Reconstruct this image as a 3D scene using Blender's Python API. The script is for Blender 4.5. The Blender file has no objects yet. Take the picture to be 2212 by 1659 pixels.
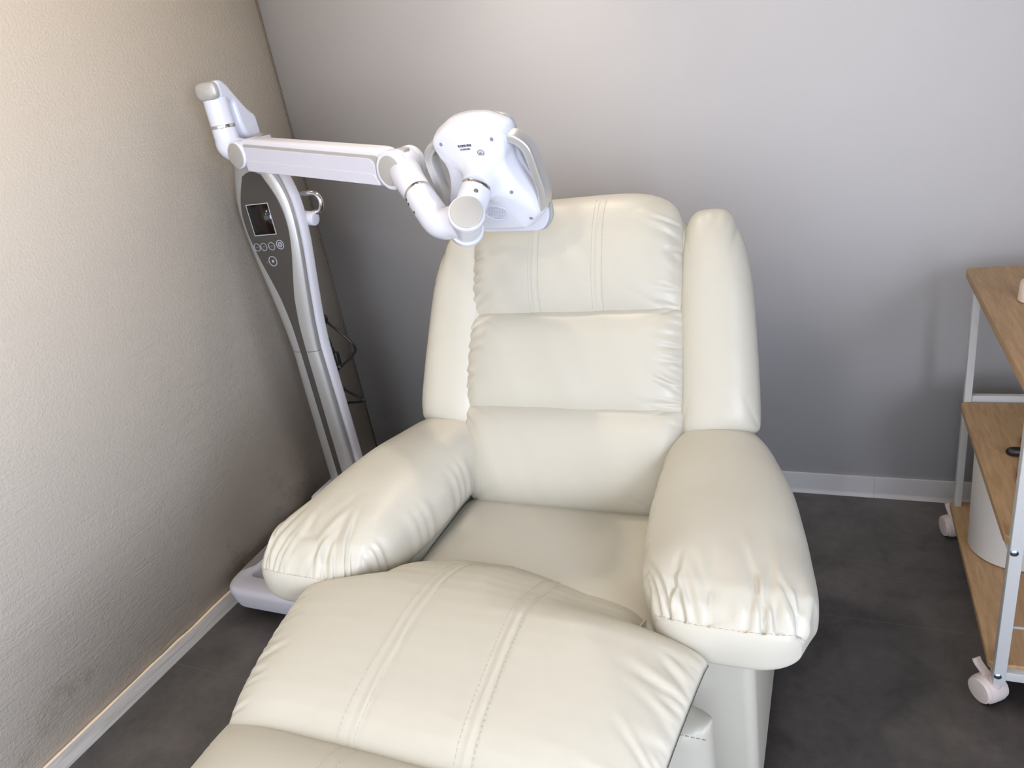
import bpy, bmesh, math, random
import numpy as np
from mathutils import Vector, Matrix

S = bpy.context.scene
COL = S.collection
R = math.radians

# ------------------------------------------------------------------ camera
CAMPOS = Vector((0.0, 0.0, 1.40))
yaw, pit, rol = -0.46392701, 0.40494416, -0.1773603
fw = Vector((math.sin(yaw) * math.cos(pit), math.cos(yaw) * math.cos(pit), -math.sin(pit)))
rt = fw.cross(Vector((0, 0, 1))).normalized()
up = rt.cross(fw)
rt, up = rt * math.cos(rol) + up * math.sin(rol), up * math.cos(rol) - rt * math.sin(rol)
cd = bpy.data.cameras.new('camera')
cam = bpy.data.objects.new('camera', cd)
COL.objects.link(cam)
cd.sensor_fit = 'HORIZONTAL'
cd.sensor_width = 36.0
cd.lens = 36.0 * 1572.86 / 2212.0
cd.clip_start = 0.02
M = Matrix((rt, up, -fw)).transposed().to_4x4()
M.translation = CAMPOS
cam.matrix_world = M
S.camera = cam

# ------------------------------------------------------------------ world, lights, exposure
S.view_settings.view_transform = 'Standard'
S.view_settings.look = 'None'
S.view_settings.exposure = 0.08
S.view_settings.gamma = 1.0
S.view_settings.use_curve_mapping = False
w = bpy.data.worlds.new('world')
S.world = w
w.use_nodes = True
bg = w.node_tree.nodes['Background']
bg.inputs['Color'].default_value = (0.80, 0.88, 1.0, 1)
bg.inputs['Strength'].default_value = 2.6


def look(o, target):
    d = Vector(target) - o.location
    o.rotation_euler = d.to_track_quat('-Z', 'Y').to_euler()


def spot(name, loc, target, power, color, angle=120, blend=0.8, radius=0.04):
    l = bpy.data.lights.new(name, 'SPOT')
    l.energy = power
    l.color = color
    l.spot_size = R(angle)
    l.spot_blend = blend
    l.shadow_soft_size = radius
    o = bpy.data.objects.new(name, l)
    COL.objects.link(o)
    o.location = loc
    look(o, target)
    return o


WARM = (1.0, 0.86, 0.70)


def ceiling_lamp(x, y, power, color=WARM, radius=0.07, z=2.40):
    l = bpy.data.lights.new('ceiling_lamp', 'POINT')
    l.energy = power
    l.color = color
    l.shadow_soft_size = radius
    o = bpy.data.objects.new('ceiling_lamp', l)
    COL.objects.link(o)
    o.location = (x, y, z)
    return o


ceiling_lamp(-1.10, 1.45, 7.5)
ceiling_lamp(-0.80, 0.30, 12)
spot('ceiling_downlight', (-0.84, 1.90, 2.42), (-0.78, 1.40, 0.0), 38, WARM, 72, 1.0, 0.04)
ceiling_lamp(-0.70, -0.90, 14)
# window behind the viewer, cool daylight
al = bpy.data.lights.new('window_daylight', 'AREA')
al.shape = 'RECTANGLE'
al.size = 1.6
al.size_y = 1.5
al.energy = 128
al.spread = R(140)
al.color = (0.78, 0.84, 1.0)
ao = bpy.data.objects.new('window_daylight', al)
COL.objects.link(ao)
ao.location = (1.55, -0.75, 1.25)
look(ao, (-1.7, -0.20, 1.00))


# ------------------------------------------------------------------ material helpers
def mat(name, color, rough=0.5, metal=0.0, coat=0.0, spec=0.5):
    m = bpy.data.materials.new(name)
    m.use_nodes = True
    b = m.node_tree.nodes['Principled BSDF']
    b.inputs['Base Color'].default_value = (*color, 1)
    b.inputs['Roughness'].default_value = rough
    b.inputs['Metallic'].default_value = metal
    b.inputs['Coat Weight'].default_value = coat
    b.inputs['Specular IOR Level'].default_value = spec
    return m


def nd(m, t, **kw):
    n = m.node_tree.nodes.new(t)
    for k, v in kw.items():
        if k in n.inputs:
            n.inputs[k].default_value = v
        else:
            setattr(n, k, v)
    return n


def lk(m, a, ao, b, bi):
    m.node_tree.links.new(a.outputs[ao], b.inputs[bi])


def coords(m, scale=(1, 1, 1), rot=(0, 0, 0)):
    tc = nd(m, 'ShaderNodeTexCoord')
    mp = nd(m, 'ShaderNodeMapping')
    mp.inputs['Scale'].default_value = scale
    mp.inputs['Rotation'].default_value = rot
    lk(m, tc, 'Object', mp, 'Vector')
    return mp


def noise(m, mp, scale, detail=4, rough=0.5, dist=0.0):
    n = nd(m, 'ShaderNodeTexNoise')
    n.inputs['Scale'].default_value = scale
    n.inputs['Detail'].default_value = detail
    n.inputs['Roughness'].default_value = rough
    n.inputs['Distortion'].default_value = dist
    lk(m, mp, 'Vector', n, 'Vector')
    return n


def bump(m, src, out, strength, dist, prev=None):
    b = nd(m, 'ShaderNodeBump')
    b.inputs['Strength'].default_value = strength
    b.inputs['Distance'].default_value = dist
    lk(m, src, out, b, 'Height')
    if prev:
        lk(m, prev, 'Normal', b, 'Normal')
    return b


def mixcol(m, fac_node, fac_out, c1, c2, p0=0.35, p1=0.65):
    r = nd(m, 'ShaderNodeValToRGB')
    r.color_ramp.elements[0].position = p0
    r.color_ramp.elements[1].position = p1
    r.color_ramp.elements[0].color = (*c1, 1)
    r.color_ramp.elements[1].color = (*c2, 1)
    lk(m, fac_node, fac_out, r, 'Fac')
    return r


def bsdf(m):
    return m.node_tree.nodes['Principled BSDF']


# leather
M_LEATHER = mat('ivory_leather', (0.50, 0.48, 0.41), 0.42, spec=0.45)
mp = coords(M_LEATHER)
n1 = noise(M_LEATHER, mp, 900, 2)
n2 = noise(M_LEATHER, mp, 14, 3)
b1 = bump(M_LEATHER, n1, 'Fac', 0.10, 0.0006)
b2 = bump(M_LEATHER, n2, 'Fac', 0.25, 0.006, b1)
lk(M_LEATHER, b2, 'Normal', bsdf(M_LEATHER), 'Normal')
M_THREAD = mat('seam_thread', (0.36, 0.32, 0.25), 0.8)
M_STITCH = mat('stitch_thread', (0.56, 0.53, 0.45), 0.7)
M_WHITE = mat('white_plastic', (0.69, 0.71, 0.80), 0.22, coat=0.3)
M_WHITE2 = mat('satin_white_plastic', (0.66, 0.66, 0.72), 0.45)
M_LILAC = mat('lilac_white_plastic', (0.60, 0.59, 0.66), 0.5)
M_SILVER = mat('silver_paint', (0.58, 0.58, 0.57), 0.34, metal=0.65)
M_DISC = mat('champagne_silver', (0.47, 0.455, 0.43), 0.45, metal=0.3)
M_CHROME = mat('chrome', (0.80, 0.80, 0.80), 0.08, metal=1.0)
M_DARK = mat('dark_glass_panel', (0.065, 0.058, 0.052), 0.22, coat=0.3)
M_SCREEN = mat('screen_glass', (0.010, 0.005, 0.003), 0.12)
M_PRINT = mat('pale_print', (0.42, 0.43, 0.46), 0.5)
M_PRINTD = mat('dim_print', (0.20, 0.19, 0.19), 0.5)
M_BLACK = mat('black_rubber', (0.008, 0.008, 0.009), 0.4)
M_INK = mat('black_ink', (0.01, 0.012, 0.03), 0.6)
M_HOLE = mat('dark_hole', (0.03, 0.03, 0.045), 0.7)
M_PANE = mat('grey_pane', (0.40, 0.41, 0.40), 0.3)
M_DIMPLE = mat('shaded_dimple', (0.22, 0.23, 0.34), 0.6)
M_CARTMET = mat('white_enamel_metal', (0.54, 0.55, 0.56), 0.4)
M_CASTER = mat('pale_pink_plastic', (0.62, 0.55, 0.53), 0.45)
M_BIN = mat('pale_grey_plastic', (0.62, 0.60, 0.57), 0.55)
M_CUP = mat('cream_plastic', (0.72, 0.63, 0.55), 0.5)
M_AMBER = mat('brown_leatherette', (0.20, 0.065, 0.012), 0.5)
M_SCREW = mat('steel_screw', (0.45, 0.60, 0.75), 0.2, metal=1.0)
M_RECESS = mat('grey_recess', (0.26, 0.255, 0.25), 0.5)

M_WOOD = mat('oak_board', (0.42, 0.25, 0.10), 0.5)
mp = coords(M_WOOD, (9, 0.9, 9))
n1 = noise(M_WOOD, mp, 9, 6, 0.6, 1.2)
r1 = mixcol(M_WOOD, n1, 'Fac', (0.33, 0.205, 0.10), (0.47, 0.31, 0.165), 0.3, 0.7)
lk(M_WOOD, r1, 'Color', bsdf(M_WOOD), 'Base Color')
mp2 = coords(M_WOOD, (260, 10, 260))
n2 = noise(M_WOOD, mp2, 1.0, 3)
b1 = bump(M_WOOD, n2, 'Fac', 0.35, 0.0006)
lk(M_WOOD, b1, 'Normal', bsdf(M_WOOD), 'Normal')

M_FLOOR = mat('dark_vinyl_tile', (0.06, 0.055, 0.052), 0.42, spec=0.45)
mp = coords(M_FLOOR)
n1 = noise(M_FLOOR, mp, 5.5, 10, 0.62, 0.35)
n3 = noise(M_FLOOR, mp, 38, 6, 0.6, 0.3)
mx = nd(M_FLOOR, 'ShaderNodeMath', operation='MULTIPLY_ADD')
mx.inputs[1].default_value = 0.30
lk(M_FLOOR, n3, 'Fac', mx, 0)
lk(M_FLOOR, n1, 'Fac', mx, 2)
r1 = mixcol(M_FLOOR, mx, 'Value', (0.115, 0.108, 0.108), (0.245, 0.231, 0.228), 0.48, 0.86)
brick = nd(M_FLOOR, 'ShaderNodeTexBrick')
brick.offset = 0.0
brick.inputs['Scale'].default_value = 1.0
brick.inputs['Mortar Size'].default_value = 0.0010
brick.inputs['Mortar Smooth'].default_value = 0.3
brick.inputs['Brick Width'].default_value = 8.0
brick.inputs['Row Height'].default_value = 0.569
brick.inputs['Color1'].default_value = (1, 1, 1, 1)
brick.inputs['Color2'].default_value = (1, 1, 1, 1)
brick.inputs['Mortar'].default_value = (0, 0, 0, 1)
mpb = coords(M_FLOOR)
mpb.inputs['Location'].default_value = (4.0, -0.448, 0.0)
lk(M_FLOOR, mpb, 'Vector', brick, 'Vector')
mc = nd(M_FLOOR, 'ShaderNodeMix', data_type='RGBA')
lk(M_FLOOR, brick, 'Fac', mc, 0)
lk(M_FLOOR, r1, 'Color', mc, 6)
mc.inputs[7].default_value = (0.27, 0.255, 0.245, 1)
lk(M_FLOOR, mc, 2, bsdf(M_FLOOR), 'Base Color')
b1 = bump(M_FLOOR, n3, 'Fac', 0.25, 0.0012)
lk(M_FLOOR, b1, 'Normal', bsdf(M_FLOOR), 'Normal')

M_WALLB = mat('grey_wallpaper', (0.585, 0.575, 0.58), 0.85, spec=0.2)
mp = coords(M_WALLB)
n1 = noise(M_WALLB, mp, 420, 3)
n2 = noise(M_WALLB, mp, 9, 3)
b1 = bump(M_WALLB, n1, 'Fac', 0.22, 0.0008)
b2 = bump(M_WALLB, n2, 'Fac', 0.05, 0.003, b1)
lk(M_WALLB, b2, 'Normal', bsdf(M_WALLB), 'Normal')

M_PLASTER = mat('cream_plaster', (0.90, 0.82, 0.70), 0.9, spec=0.15)
mp = coords(M_PLASTER, (1, 1.1, 16), (R(4), 0, 0))
n1 = noise(M_PLASTER, mp, 3.2, 7, 0.62, 1.3)
mpa = coords(M_PLASTER)
n2 = noise(M_PLASTER, mpa, 150, 3, 0.6, 0.4)
n3 = noise(M_PLASTER, mpa, 2.2, 3, 0.6)
n4 = noise(M_PLASTER, mpa, 16, 6, 0.75)
rr = mixcol(M_PLASTER, n1, 'Fac', (0, 0, 0), (1, 1, 1), 0.44, 0.53)
ms = nd(M_PLASTER, 'ShaderNodeMath', operation='MULTIPLY')
lk(M_PLASTER, rr, 'Color', ms, 0)
rr3 = mixcol(M_PLASTER, n3, 'Fac', (0.10, 0.10, 0.10), (1, 1, 1), 0.35, 0.6)
lk(M_PLASTER, rr3, 'Color', ms, 1)
b1 = bump(M_PLASTER, ms, 'Value', 0.20, 0.0022)
b2 = bump(M_PLASTER, n2, 'Fac', 0.60, 0.0014, b1)
lk(M_PLASTER, b2, 'Normal', bsdf(M_PLASTER), 'Normal')
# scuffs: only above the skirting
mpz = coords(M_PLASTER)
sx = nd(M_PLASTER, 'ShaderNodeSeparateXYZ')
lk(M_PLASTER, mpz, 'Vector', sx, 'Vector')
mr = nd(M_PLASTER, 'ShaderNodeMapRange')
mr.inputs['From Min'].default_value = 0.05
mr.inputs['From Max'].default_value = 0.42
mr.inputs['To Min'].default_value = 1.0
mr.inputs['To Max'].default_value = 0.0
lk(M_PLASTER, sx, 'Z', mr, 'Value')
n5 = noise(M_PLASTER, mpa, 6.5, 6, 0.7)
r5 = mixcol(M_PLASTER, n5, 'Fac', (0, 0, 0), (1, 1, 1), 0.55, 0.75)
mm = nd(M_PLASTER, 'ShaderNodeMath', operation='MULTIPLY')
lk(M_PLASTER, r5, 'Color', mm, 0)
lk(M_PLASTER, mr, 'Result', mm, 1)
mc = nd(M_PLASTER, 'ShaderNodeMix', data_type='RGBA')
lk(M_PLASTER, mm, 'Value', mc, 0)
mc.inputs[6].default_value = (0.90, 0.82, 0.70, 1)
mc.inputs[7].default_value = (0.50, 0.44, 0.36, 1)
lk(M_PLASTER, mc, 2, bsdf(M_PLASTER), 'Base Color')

M_SKIRT = mat('grey_vinyl_skirting', (0.50, 0.49, 0.50), 0.45)
M_SKIRTL = mat('pale_wood_skirting', (0.56, 0.53, 0.49), 0.5)
mp = coords(M_SKIRTL, (1, 1, 18))
n1 = noise(M_SKIRTL, mp, 5, 5, 0.6, 0.5)
r1 = mixcol(M_SKIRTL, n1, 'Fac', (0.43, 0.40, 0.37), (0.58, 0.55, 0.51), 0.35, 0.6)
lk(M_SKIRTL, r1, 'Color', bsdf(M_SKIRTL), 'Base Color')
M_CAULK = mat('cream_plaster_edge', (0.78, 0.64, 0.48), 0.8)
M_CEIL = mat('white_ceiling', (0.72, 0.70, 0.68), 0.9)


# ------------------------------------------------------------------ mesh helpers
def link(name, me, m, parent=None, smooth=True):
    if smooth:
        me.polygons.foreach_set('use_smooth', [True] * len(me.polygons))
    o = bpy.data.objects.new(name, me)
    if m:
        me.materials.append(m)
    COL.objects.link(o)
    if parent:
        o.parent = parent
        o.matrix_parent_inverse = parent.matrix_world.inverted()
    return o


def from_bm(name, bm, m, parent=None, smooth=True, angle=None):
    bmesh.ops.remove_doubles(bm, verts=bm.verts, dist=1e-6)
    bmesh.ops.recalc_face_normals(bm, faces=bm.faces)
    if angle is not None:
        for f in bm.faces:
            if len(f.verts) > 6:
                for e in f.edges:
                    e.smooth = False
        for e in bm.edges:
            if len(e.link_faces) == 2 and e.calc_face_angle(0) > R(angle):
                e.smooth = False
    me = bpy.data.meshes.new(name)
    bm.to_mesh(me)
    bm.free()
    return link(name, me, m, parent, smooth)


def thing(name, label, cat, loc=(0, 0, 0), group=None):
    o = bpy.data.objects.new(name, None)
    o.empty_display_size = 0.1
    COL.objects.link(o)
    o.location = loc
    o['label'] = label
    o['category'] = cat
    if group:
        o['group'] = group
    bpy.context.view_layer.update()
    return o


def tag(o, label, cat, group=None):
    o['label'] = label
    o['category'] = cat
    if group:
        o['group'] = group
    return o


def structure(o, label=None):
    o['kind'] = 'structure'
    if label:
        o['label'] = label
    return o


def bm_box(bm, c, s, bev=0.0, seg=3, rot=None):
    mtx = Matrix.Translation(Vector(c))
    if rot is not None:
        mtx = mtx @ rot.to_4x4()
    g = bmesh.ops.create_cube(bm, size=1.0, matrix=mtx @ Matrix.Diagonal((*s, 1)))
    if bev > 0:
        vs = g['verts']
        es = list({e for v in vs for e in v.link_edges})
        bmesh.ops.bevel(bm, geom=es, offset=bev, segments=seg, profile=0.5, affect='EDGES')


def box(name, c, s, m, parent=None, bev=0.004, seg=3, rot=None):
    bm = bmesh.new()
    bm_box(bm, c, s, bev, seg, rot)
    return from_bm(name, bm, m, parent, True, 35)


def axes_from(d, hint=(0, 0, 1)):
    d = Vector(d).normalized()
    h = Vector(hint)
    if abs(d.dot(h)) > 0.95:
        h = Vector((1, 0, 0))
    a = h.cross(d).normalized()
    b = d.cross(a)
    return a, b, d


def bm_rings(bm, rings, cap0=True, cap1=True):
    vr = [[bm.verts.new(p) for p in ring] for ring in rings]
    n = len(rings[0])
    for i in range(len(vr) - 1):
        for j in range(n):
            k = (j + 1) % n
            bm.faces.new((vr[i][j], vr[i][k], vr[i + 1][k], vr[i + 1][j]))
    if cap0:
        bm.faces.new(list(reversed(vr[0])))
    if cap1:
        bm.faces.new(vr[-1])


def lathe_rings(o, d, prof, n=48, hint=(0, 0, 1)):
    a, b, d = axes_from(d, hint)
    o = Vector(o)
    out = []
    for (h, r) in prof:
        r = max(r, 1e-5)
        out.append([o + d * h + (a * math.cos(2 * math.pi * j / n) + b * math.sin(2 * math.pi * j / n)) * r for j in range(n)])
    return out


def lathe(name, o, d, prof, m, parent=None, n=48, angle=35):
    bm = bmesh.new()
    bm_rings(bm, lathe_rings(o, d, prof, n))
    return from_bm(name, bm, m, parent, True, angle)


def rprof(r, h0, h1, bev=0.003, seg=4):
    """solid cylinder profile with rounded rims"""
    p = [(h0, 0)]
    for i in range(seg + 1):
        a = math.pi / 2 * i / seg
        p.append((h0 + bev * (1 - math.cos(a)), r - bev * (1 - math.sin(a))))
    for i in range(seg + 1):
        a = math.pi / 2 * i / seg
        p.append((h1 - bev * (1 - math.sin(a)), r - bev * (1 - math.cos(a))))
    p.append((h1, 0))
    return p


def catmull(pts, n=10, vals=None):
    pts = [Vector(p) for p in pts]
    P = [pts[0] * 2 - pts[1]] + pts + [pts[-1] * 2 - pts[-2]]
    out = []
    ov = []
    for i in range(1, len(P) - 2):
        for k in range(n):
            t = k / n
            p0, p1, p2, p3 = P[i - 1], P[i], P[i + 1], P[i + 2]
            out.append(0.5 * ((2 * p1) + (p2 - p0) * t + (2 * p0 - 5 * p1 + 4 * p2 - p3) * t * t + (3 * p1 - p0 - 3 * p2 + p3) * t ** 3))
            if vals:
                s = t * t * (3 - 2 * t)
                ov.append(vals[i - 1] * (1 - s) + vals[i] * s)
    out.append(pts[-1])
    if vals:
        ov.append(vals[-1])
        return out, ov
    return out


def sweep_rings(path, rad, n=24, sec=None, hint=(0, 0, 1)):
    """sec: function(angle)->(x,y) unit section; rad: list or number"""
    rings = []
    prev = None
    for i, p in enumerate(path):
        t = (path[min(i + 1, len(path) - 1)] - path[max(i - 1, 0)]).normalized()
        if prev is None:
            a, b, _ = axes_from(t, hint)
        else:
            a = (prev - t * prev.dot(t)).normalized()
            b = t.cross(a)
        prev = a
        r = rad[i] if isinstance(rad, (list, tuple)) else rad
        ring = []
        for j in range(n):
            th = 2 * math.pi * j / n
            x, y = sec(th) if sec else (math.cos(th), math.sin(th))
            ring.append(p + a * x * r + b * y * r)
        rings.append(ring)
    return rings


def tube(name, pts, rad, m, parent=None, n=20, k=10, sec=None, hint=(0, 0, 1), vals=None):
    if vals:
        path, rr = catmull(pts, k, vals)
    else:
        path, rr = catmull(pts, k), rad
    bm = bmesh.new()
    bm_rings(bm, sweep_rings(path, rr, n, sec, hint))
    return from_bm(name, bm, m, parent, True, 50)


def prism(name, outline, fn, h0, h1, m, parent=None, bev=0.0, angle=35, levels=None):
    """outline: 2-D points; fn(u,v,h)->world; a solid plate with rounded rims"""
    n = len(outline)
    area = sum(outline[i - 1][0] * outline[i][1] - outline[i][0] * outline[i - 1][1] for i in range(n))
    sgn = 1.0 if area > 0 else -1.0
    N = []
    for i in range(n):
        t = (Vector(outline[(i + 1) % n]) - Vector(outline[i - 1])).normalized()
        N.append(Vector((t.y, -t.x)) * sgn)
    rings = []
    lv = levels
    if lv is None:
        lv = []
        if bev > 0:
            for i in range(4):
                a = math.pi / 2 * i / 3
                lv.append((h0 + bev * (1 - math.sin(a)), bev * (1 - math.cos(a))))
            lv = [(h0 + bev * (1 - math.cos(math.pi / 2 * i / 3)), bev * (1 - math.sin(math.pi / 2 * i / 3))) for i in range(4)]
            lv += [(h1 - bev * (1 - math.sin(math.pi / 2 * i / 3)), bev * (1 - math.cos(math.pi / 2 * i / 3))) for i in range(4)]
        else:
            lv = [(h0, 0), (h1, 0)]
    for h, inset in lv:
        rings.append([fn(outline[i][0] - N[i].x * inset, outline[i][1] - N[i].y * inset, h) for i in range(n)])
    bm = bmesh.new()
    bm_rings(bm, rings)
    return from_bm(name, bm, m, parent, True, angle)


def smooth_closed(pts, n=8):
    L = len(pts)
    out = []
    for i in range(L):
        p0, p1, p2, p3 = [Vector(pts[(i + k) % L]) for k in (-1, 0, 1, 2)]
        for k in range(n):
            t = k / n
            q = 0.5 * ((2 * p1) + (p2 - p0) * t + (2 * p0 - 5 * p1 + 4 * p2 - p3) * t * t + (3 * p1 - p0 - 3 * p2 + p3) * t ** 3)
            out.append((q.x, q.y))
    return out


def round_poly(pts, r, n=5):
    out = []
    L = len(pts)
    for i in range(L):
        p = Vector(pts[i])
        a = Vector(pts[i - 1]) - p
        b = Vector(pts[(i + 1) % L]) - p
        rr = r[i] if isinstance(r, (list, tuple)) else r
        d = min(rr, a.length * 0.48, b.length * 0.48)
        A = p + a.normalized() * d
        B = p + b.normalized() * d
        for k in range(n + 1):
            t = k / n
            q = A * (1 - t) ** 2 + p * 2 * t * (1 - t) + B * t * t
            out.append((q.x, q.y))
    return out


# ------------------------------------------------------------------ soft cushion machinery
def smoothstep(x):
    x = np.clip(x, 0, 1)
    return x * x * (3 - 2 * x)


def creases(rng, n, lo, hi, length, width, amp, slant=0.0):
    out = []
    for i in range(n):
        c = lo + (hi - lo) * (i + rng.uniform(0.15, 0.85)) / n
        out.append((c, slant + rng.uniform(-0.35, 0.35), length * rng.uniform(0.45, 1.2), width * rng.uniform(0.6, 1.4), amp * rng.uniform(0.4, 1.25)))
    return out


def crease_disp(pos, d, cr, edge=0.004):
    """pos: coordinate along the edge (m), d: distance from edge (m)"""
    out = np.zeros_like(pos)
    for c, sl, ln, wd, am in cr:
        ww = wd * (0.55 + 0.9 * np.clip(d / ln, 0, 1))
        g = np.exp(-((pos - c - sl * d) / ww) ** 2)
        sh = g - 0.55 * np.exp(-((pos - c - sl * d - 1.7 * ww) / (1.1 * ww)) ** 2)
        out -= am * sh * smoothstep(d / edge) * (1 - smoothstep(d / ln)) ** 1.3
    return out


def fbm1(x, seed, octs=3):
    r = np.random.RandomState(seed)
    out = np.zeros_like(x)
    for o in range(octs):
        for _ in range(3):
            out += np.sin(x * (2 ** o) * r.uniform(0.7, 1.3) + r.uniform(0, 6.28)) * 0.33 / (2 ** o)
    return out


def sq(U, V, p):
    """square grid -> superellipse outline"""
    r = np.maximum(np.abs(U), np.abs(V))
    rs = np.maximum(r, 1e-9)
    f = 1.0 / np.maximum(np.power(np.abs(U / rs) ** p + np.abs(V / rs) ** p, 1.0 / p), 1.0)
    f = 1 + (f - 1) * r ** 2
    return U * f, V * f


class Cushion:
    """closed soft body: front(u,v) and back(u,v) surfaces meeting on the rim, u,v in -1..1"""

    def __init__(self, front, back, nu=110, nv=80, pu=1.0):
        self.front, self.back = front, back
        self.nu, self.nv = nu, nv

    def build(self, name, m, parent):
        a = np.linspace(-1, 1, self.nu + 1)
        b = np.linspace(-1, 1, self.nv + 1)
        a = 0.5 * a + 0.5 * np.sin(a * np.pi / 2)
        b = 0.5 * b + 0.5 * np.sin(b * np.pi / 2)
        U, V = np.meshgrid(a, b, indexing='ij')
        F = self.front(U, V)
        B = self.back(U, V)
        nu, nv = self.nu + 1, self.nv + 1
        n = nu * nv
        idx = np.arange(n).reshape(nu, nv)
        rim = np.zeros((nu, nv), bool)
        rim[0, :] = rim[-1, :] = rim[:, 0] = rim[:, -1] = True
        idb = idx.copy()
        inner = ~rim
        idb[inner] = n + np.arange(inner.sum())
        verts = np.concatenate([F.reshape(-1, 3), B[inner].reshape(-1, 3)])
        f1 = np.stack([idx[:-1, :-1], idx[1:, :-1], idx[1:, 1:], idx[:-1, 1:]], -1).reshape(-1, 4)
        f2 = np.stack([idb[:-1, :-1], idb[:-1, 1:], idb[1:, 1:], idb[1:, :-1]], -1).reshape(-1, 4)
        me = bpy.data.meshes.new(name)
        me.from_pydata(verts.tolist(), [], np.concatenate([f1, f2]).tolist())
        me.update()
        bm = bmesh.new()
        bm.from_mesh(me)
        bmesh.ops.recalc_face_normals(bm, faces=bm.faces)
        bm.to_mesh(me)
        bm.free()
        return link(name, me, m, parent)

    def at(self, u, v, off=0.0):
        u = np.atleast_1d(np.array(u, float))
        v = np.atleast_1d(np.array(v, float))
        e = 1e-3
        P = self.front(u, v)
        du = self.front(u + e, v) - self.front(u - e, v)
        dv = self.front(u, v + e) - self.front(u, v - e)
        N = np.cross(du, dv)
        N /= np.linalg.norm(N, axis=-1, keepdims=True) + 1e-12
        return P, N


def dashes(name, P, N, m, parent, r=0.0007, dash=0.0045, gap=0.0025, lift=0.0006, solid=False):
    """short thread stitches following a surface path"""
    pts = [Vector(p) + Vector(n) * lift for p, n in zip(P, N)]
    L = [0.0]
    for i in range(1, len(pts)):
        L.append(L[-1] + (pts[i] - pts[i - 1]).length)

    def at(s):
        s = min(max(s, 0), L[-1] - 1e-7)
        lo = int(np.searchsorted(L, s, side='right')) - 1
        t = (s - L[lo]) / max(L[lo + 1] - L[lo], 1e-9)
        return pts[lo].lerp(pts[lo + 1], t)
    bm = bmesh.new()
    if solid:
        bm_rings(bm, sweep_rings(pts, r, 6))
    else:
        s = 0.0
        while s + dash < L[-1]:
            seg = [at(s), at(s + dash * 0.5), at(s + dash)]
            bm_rings(bm, sweep_rings(seg, [r * 0.7, r, r * 0.7], 5))
            s += dash + gap
    me = bpy.data.meshes.new(name)
    bm.to_mesh(me)
    bm.free()
    return link(name, me, m, parent)


# ================================================================== ROOM
XL, YB = -1.745, 2.155


def plane_grid(name, m, pts):
    me = bpy.data.meshes.new(name)
    me.from_pydata(pts, [], [list(range(len(pts)))])
    return link(name, me, m, None, False)


floor = structure(box('floor', (0.4, -0.35, -0.03), (4.5, 5.3, 0.06), M_FLOOR, bev=0), 'dark mottled grey vinyl tile floor')
structure(box('wall_left', (XL - 0.05, -0.35, 1.2), (0.10, 5.2, 2.5), M_PLASTER, bev=0), 'cream trowelled plaster wall')
structure(box('wall_back', (0.4, YB + 0.05, 1.2), (4.5, 0.10, 2.5), M_WALLB, bev=0), 'plain grey papered wall')
structure(box('wall_right', (1.65, -0.35, 1.2), (0.10, 5.2, 2.5), M_WALLB, bev=0), 'plain grey papered wall on the right')
structure(box('ceiling', (0.4, -0.35, 2.48), (4.5, 5.3, 0.06), M_CEIL, bev=0), 'white ceiling')
# plaster edge line where the two walls meet
structure(box('trim_1', (XL + 0.0015, YB - 0.0025, 1.2), (0.003, 0.004, 2.5), mat('corner_gap', (0.16, 0.12, 0.085), 0.9), bev=0), 'thin dark joint between the walls')

# back skirting with a small flared foot
prof = [(0, 0), (0.011, 0), (0.0105, 0.002), (0.006, 0.008), (0.0045, 0.016), (0.0042, 0.066), (0.0035, 0.0695), (0.0015, 0.071), (0, 0.071)]
bm = bmesh.new()
bm_rings(bm, [[Vector((x, YB - a, b)) for a, b in prof] for x in (XL, 0.10)])
structure(from_bm('baseboard_back', bm, M_SKIRT, None, True, 30), 'grey vinyl skirting with a pale lip')
bm = bmesh.new()
bm_rings(bm, [[Vector((x, YB - a, b)) for a, b in prof] for x in (0.1006, 2.4)])
structure(from_bm('baseboard_back', bm, M_SKIRT, None, True, 30), 'grey vinyl skirting behind the trolley')
bm = bmesh.new()
prof2 = [(0, 0), (0.008, 0), (0.008, 0.047), (0.0075, 0.049), (0, 0.049)]
bm_rings(bm, [[Vector((XL + a, y, b)) for a, b in prof2] for y in (-2.9, YB - 0.011)])
structure(from_bm('baseboard_left', bm, M_SKIRTL, None, True, 30), 'pale wood grain skirting')
bm = bmesh.new()
pts = []
rng = random.Random(4)
yy = -2.9
while yy < YB - 0.02:
    pts.append(Vector((XL + 0.0045, yy, 0.050 + rng.uniform(-0.0012, 0.0012))))
    yy += 0.05
bm_rings(bm, sweep_rings(pts, [0.0042 * rng.uniform(0.8, 1.2) for _ in pts], 8))
structure(from_bm('trim_2', bm, M_CAULK, None), 'cream plaster bead above the skirting')

# ================================================================== RECLINER
CX = -0.575
rc = thing('recliner', 'ivory leather reclining armchair with raised footrest, padded arms and three-tier back cushion', 'armchair', (CX, 1.3, 0))
rngc = random.Random(11)

TB = R(28)
ES = np.array([0, math.sin(TB), math.cos(TB)])
EN = np.array([0, -math.cos(TB), math.sin(TB)])
EX = np.array([1.0, 0, 0])
OB = np.array([CX, 1.335, 0.46])


def bp(x, s, n):
    """backrest frame: x across, s up the slope, n out towards the sitter"""
    x, s, n = np.broadcast_arrays(x, s, n)
    return OB + x[..., None] * EX + s[..., None] * ES + n[..., None] * EN


def se(t, p):
    return np.power(np.clip(1 - np.abs(t) ** p, 0, 1), 0.5)


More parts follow.
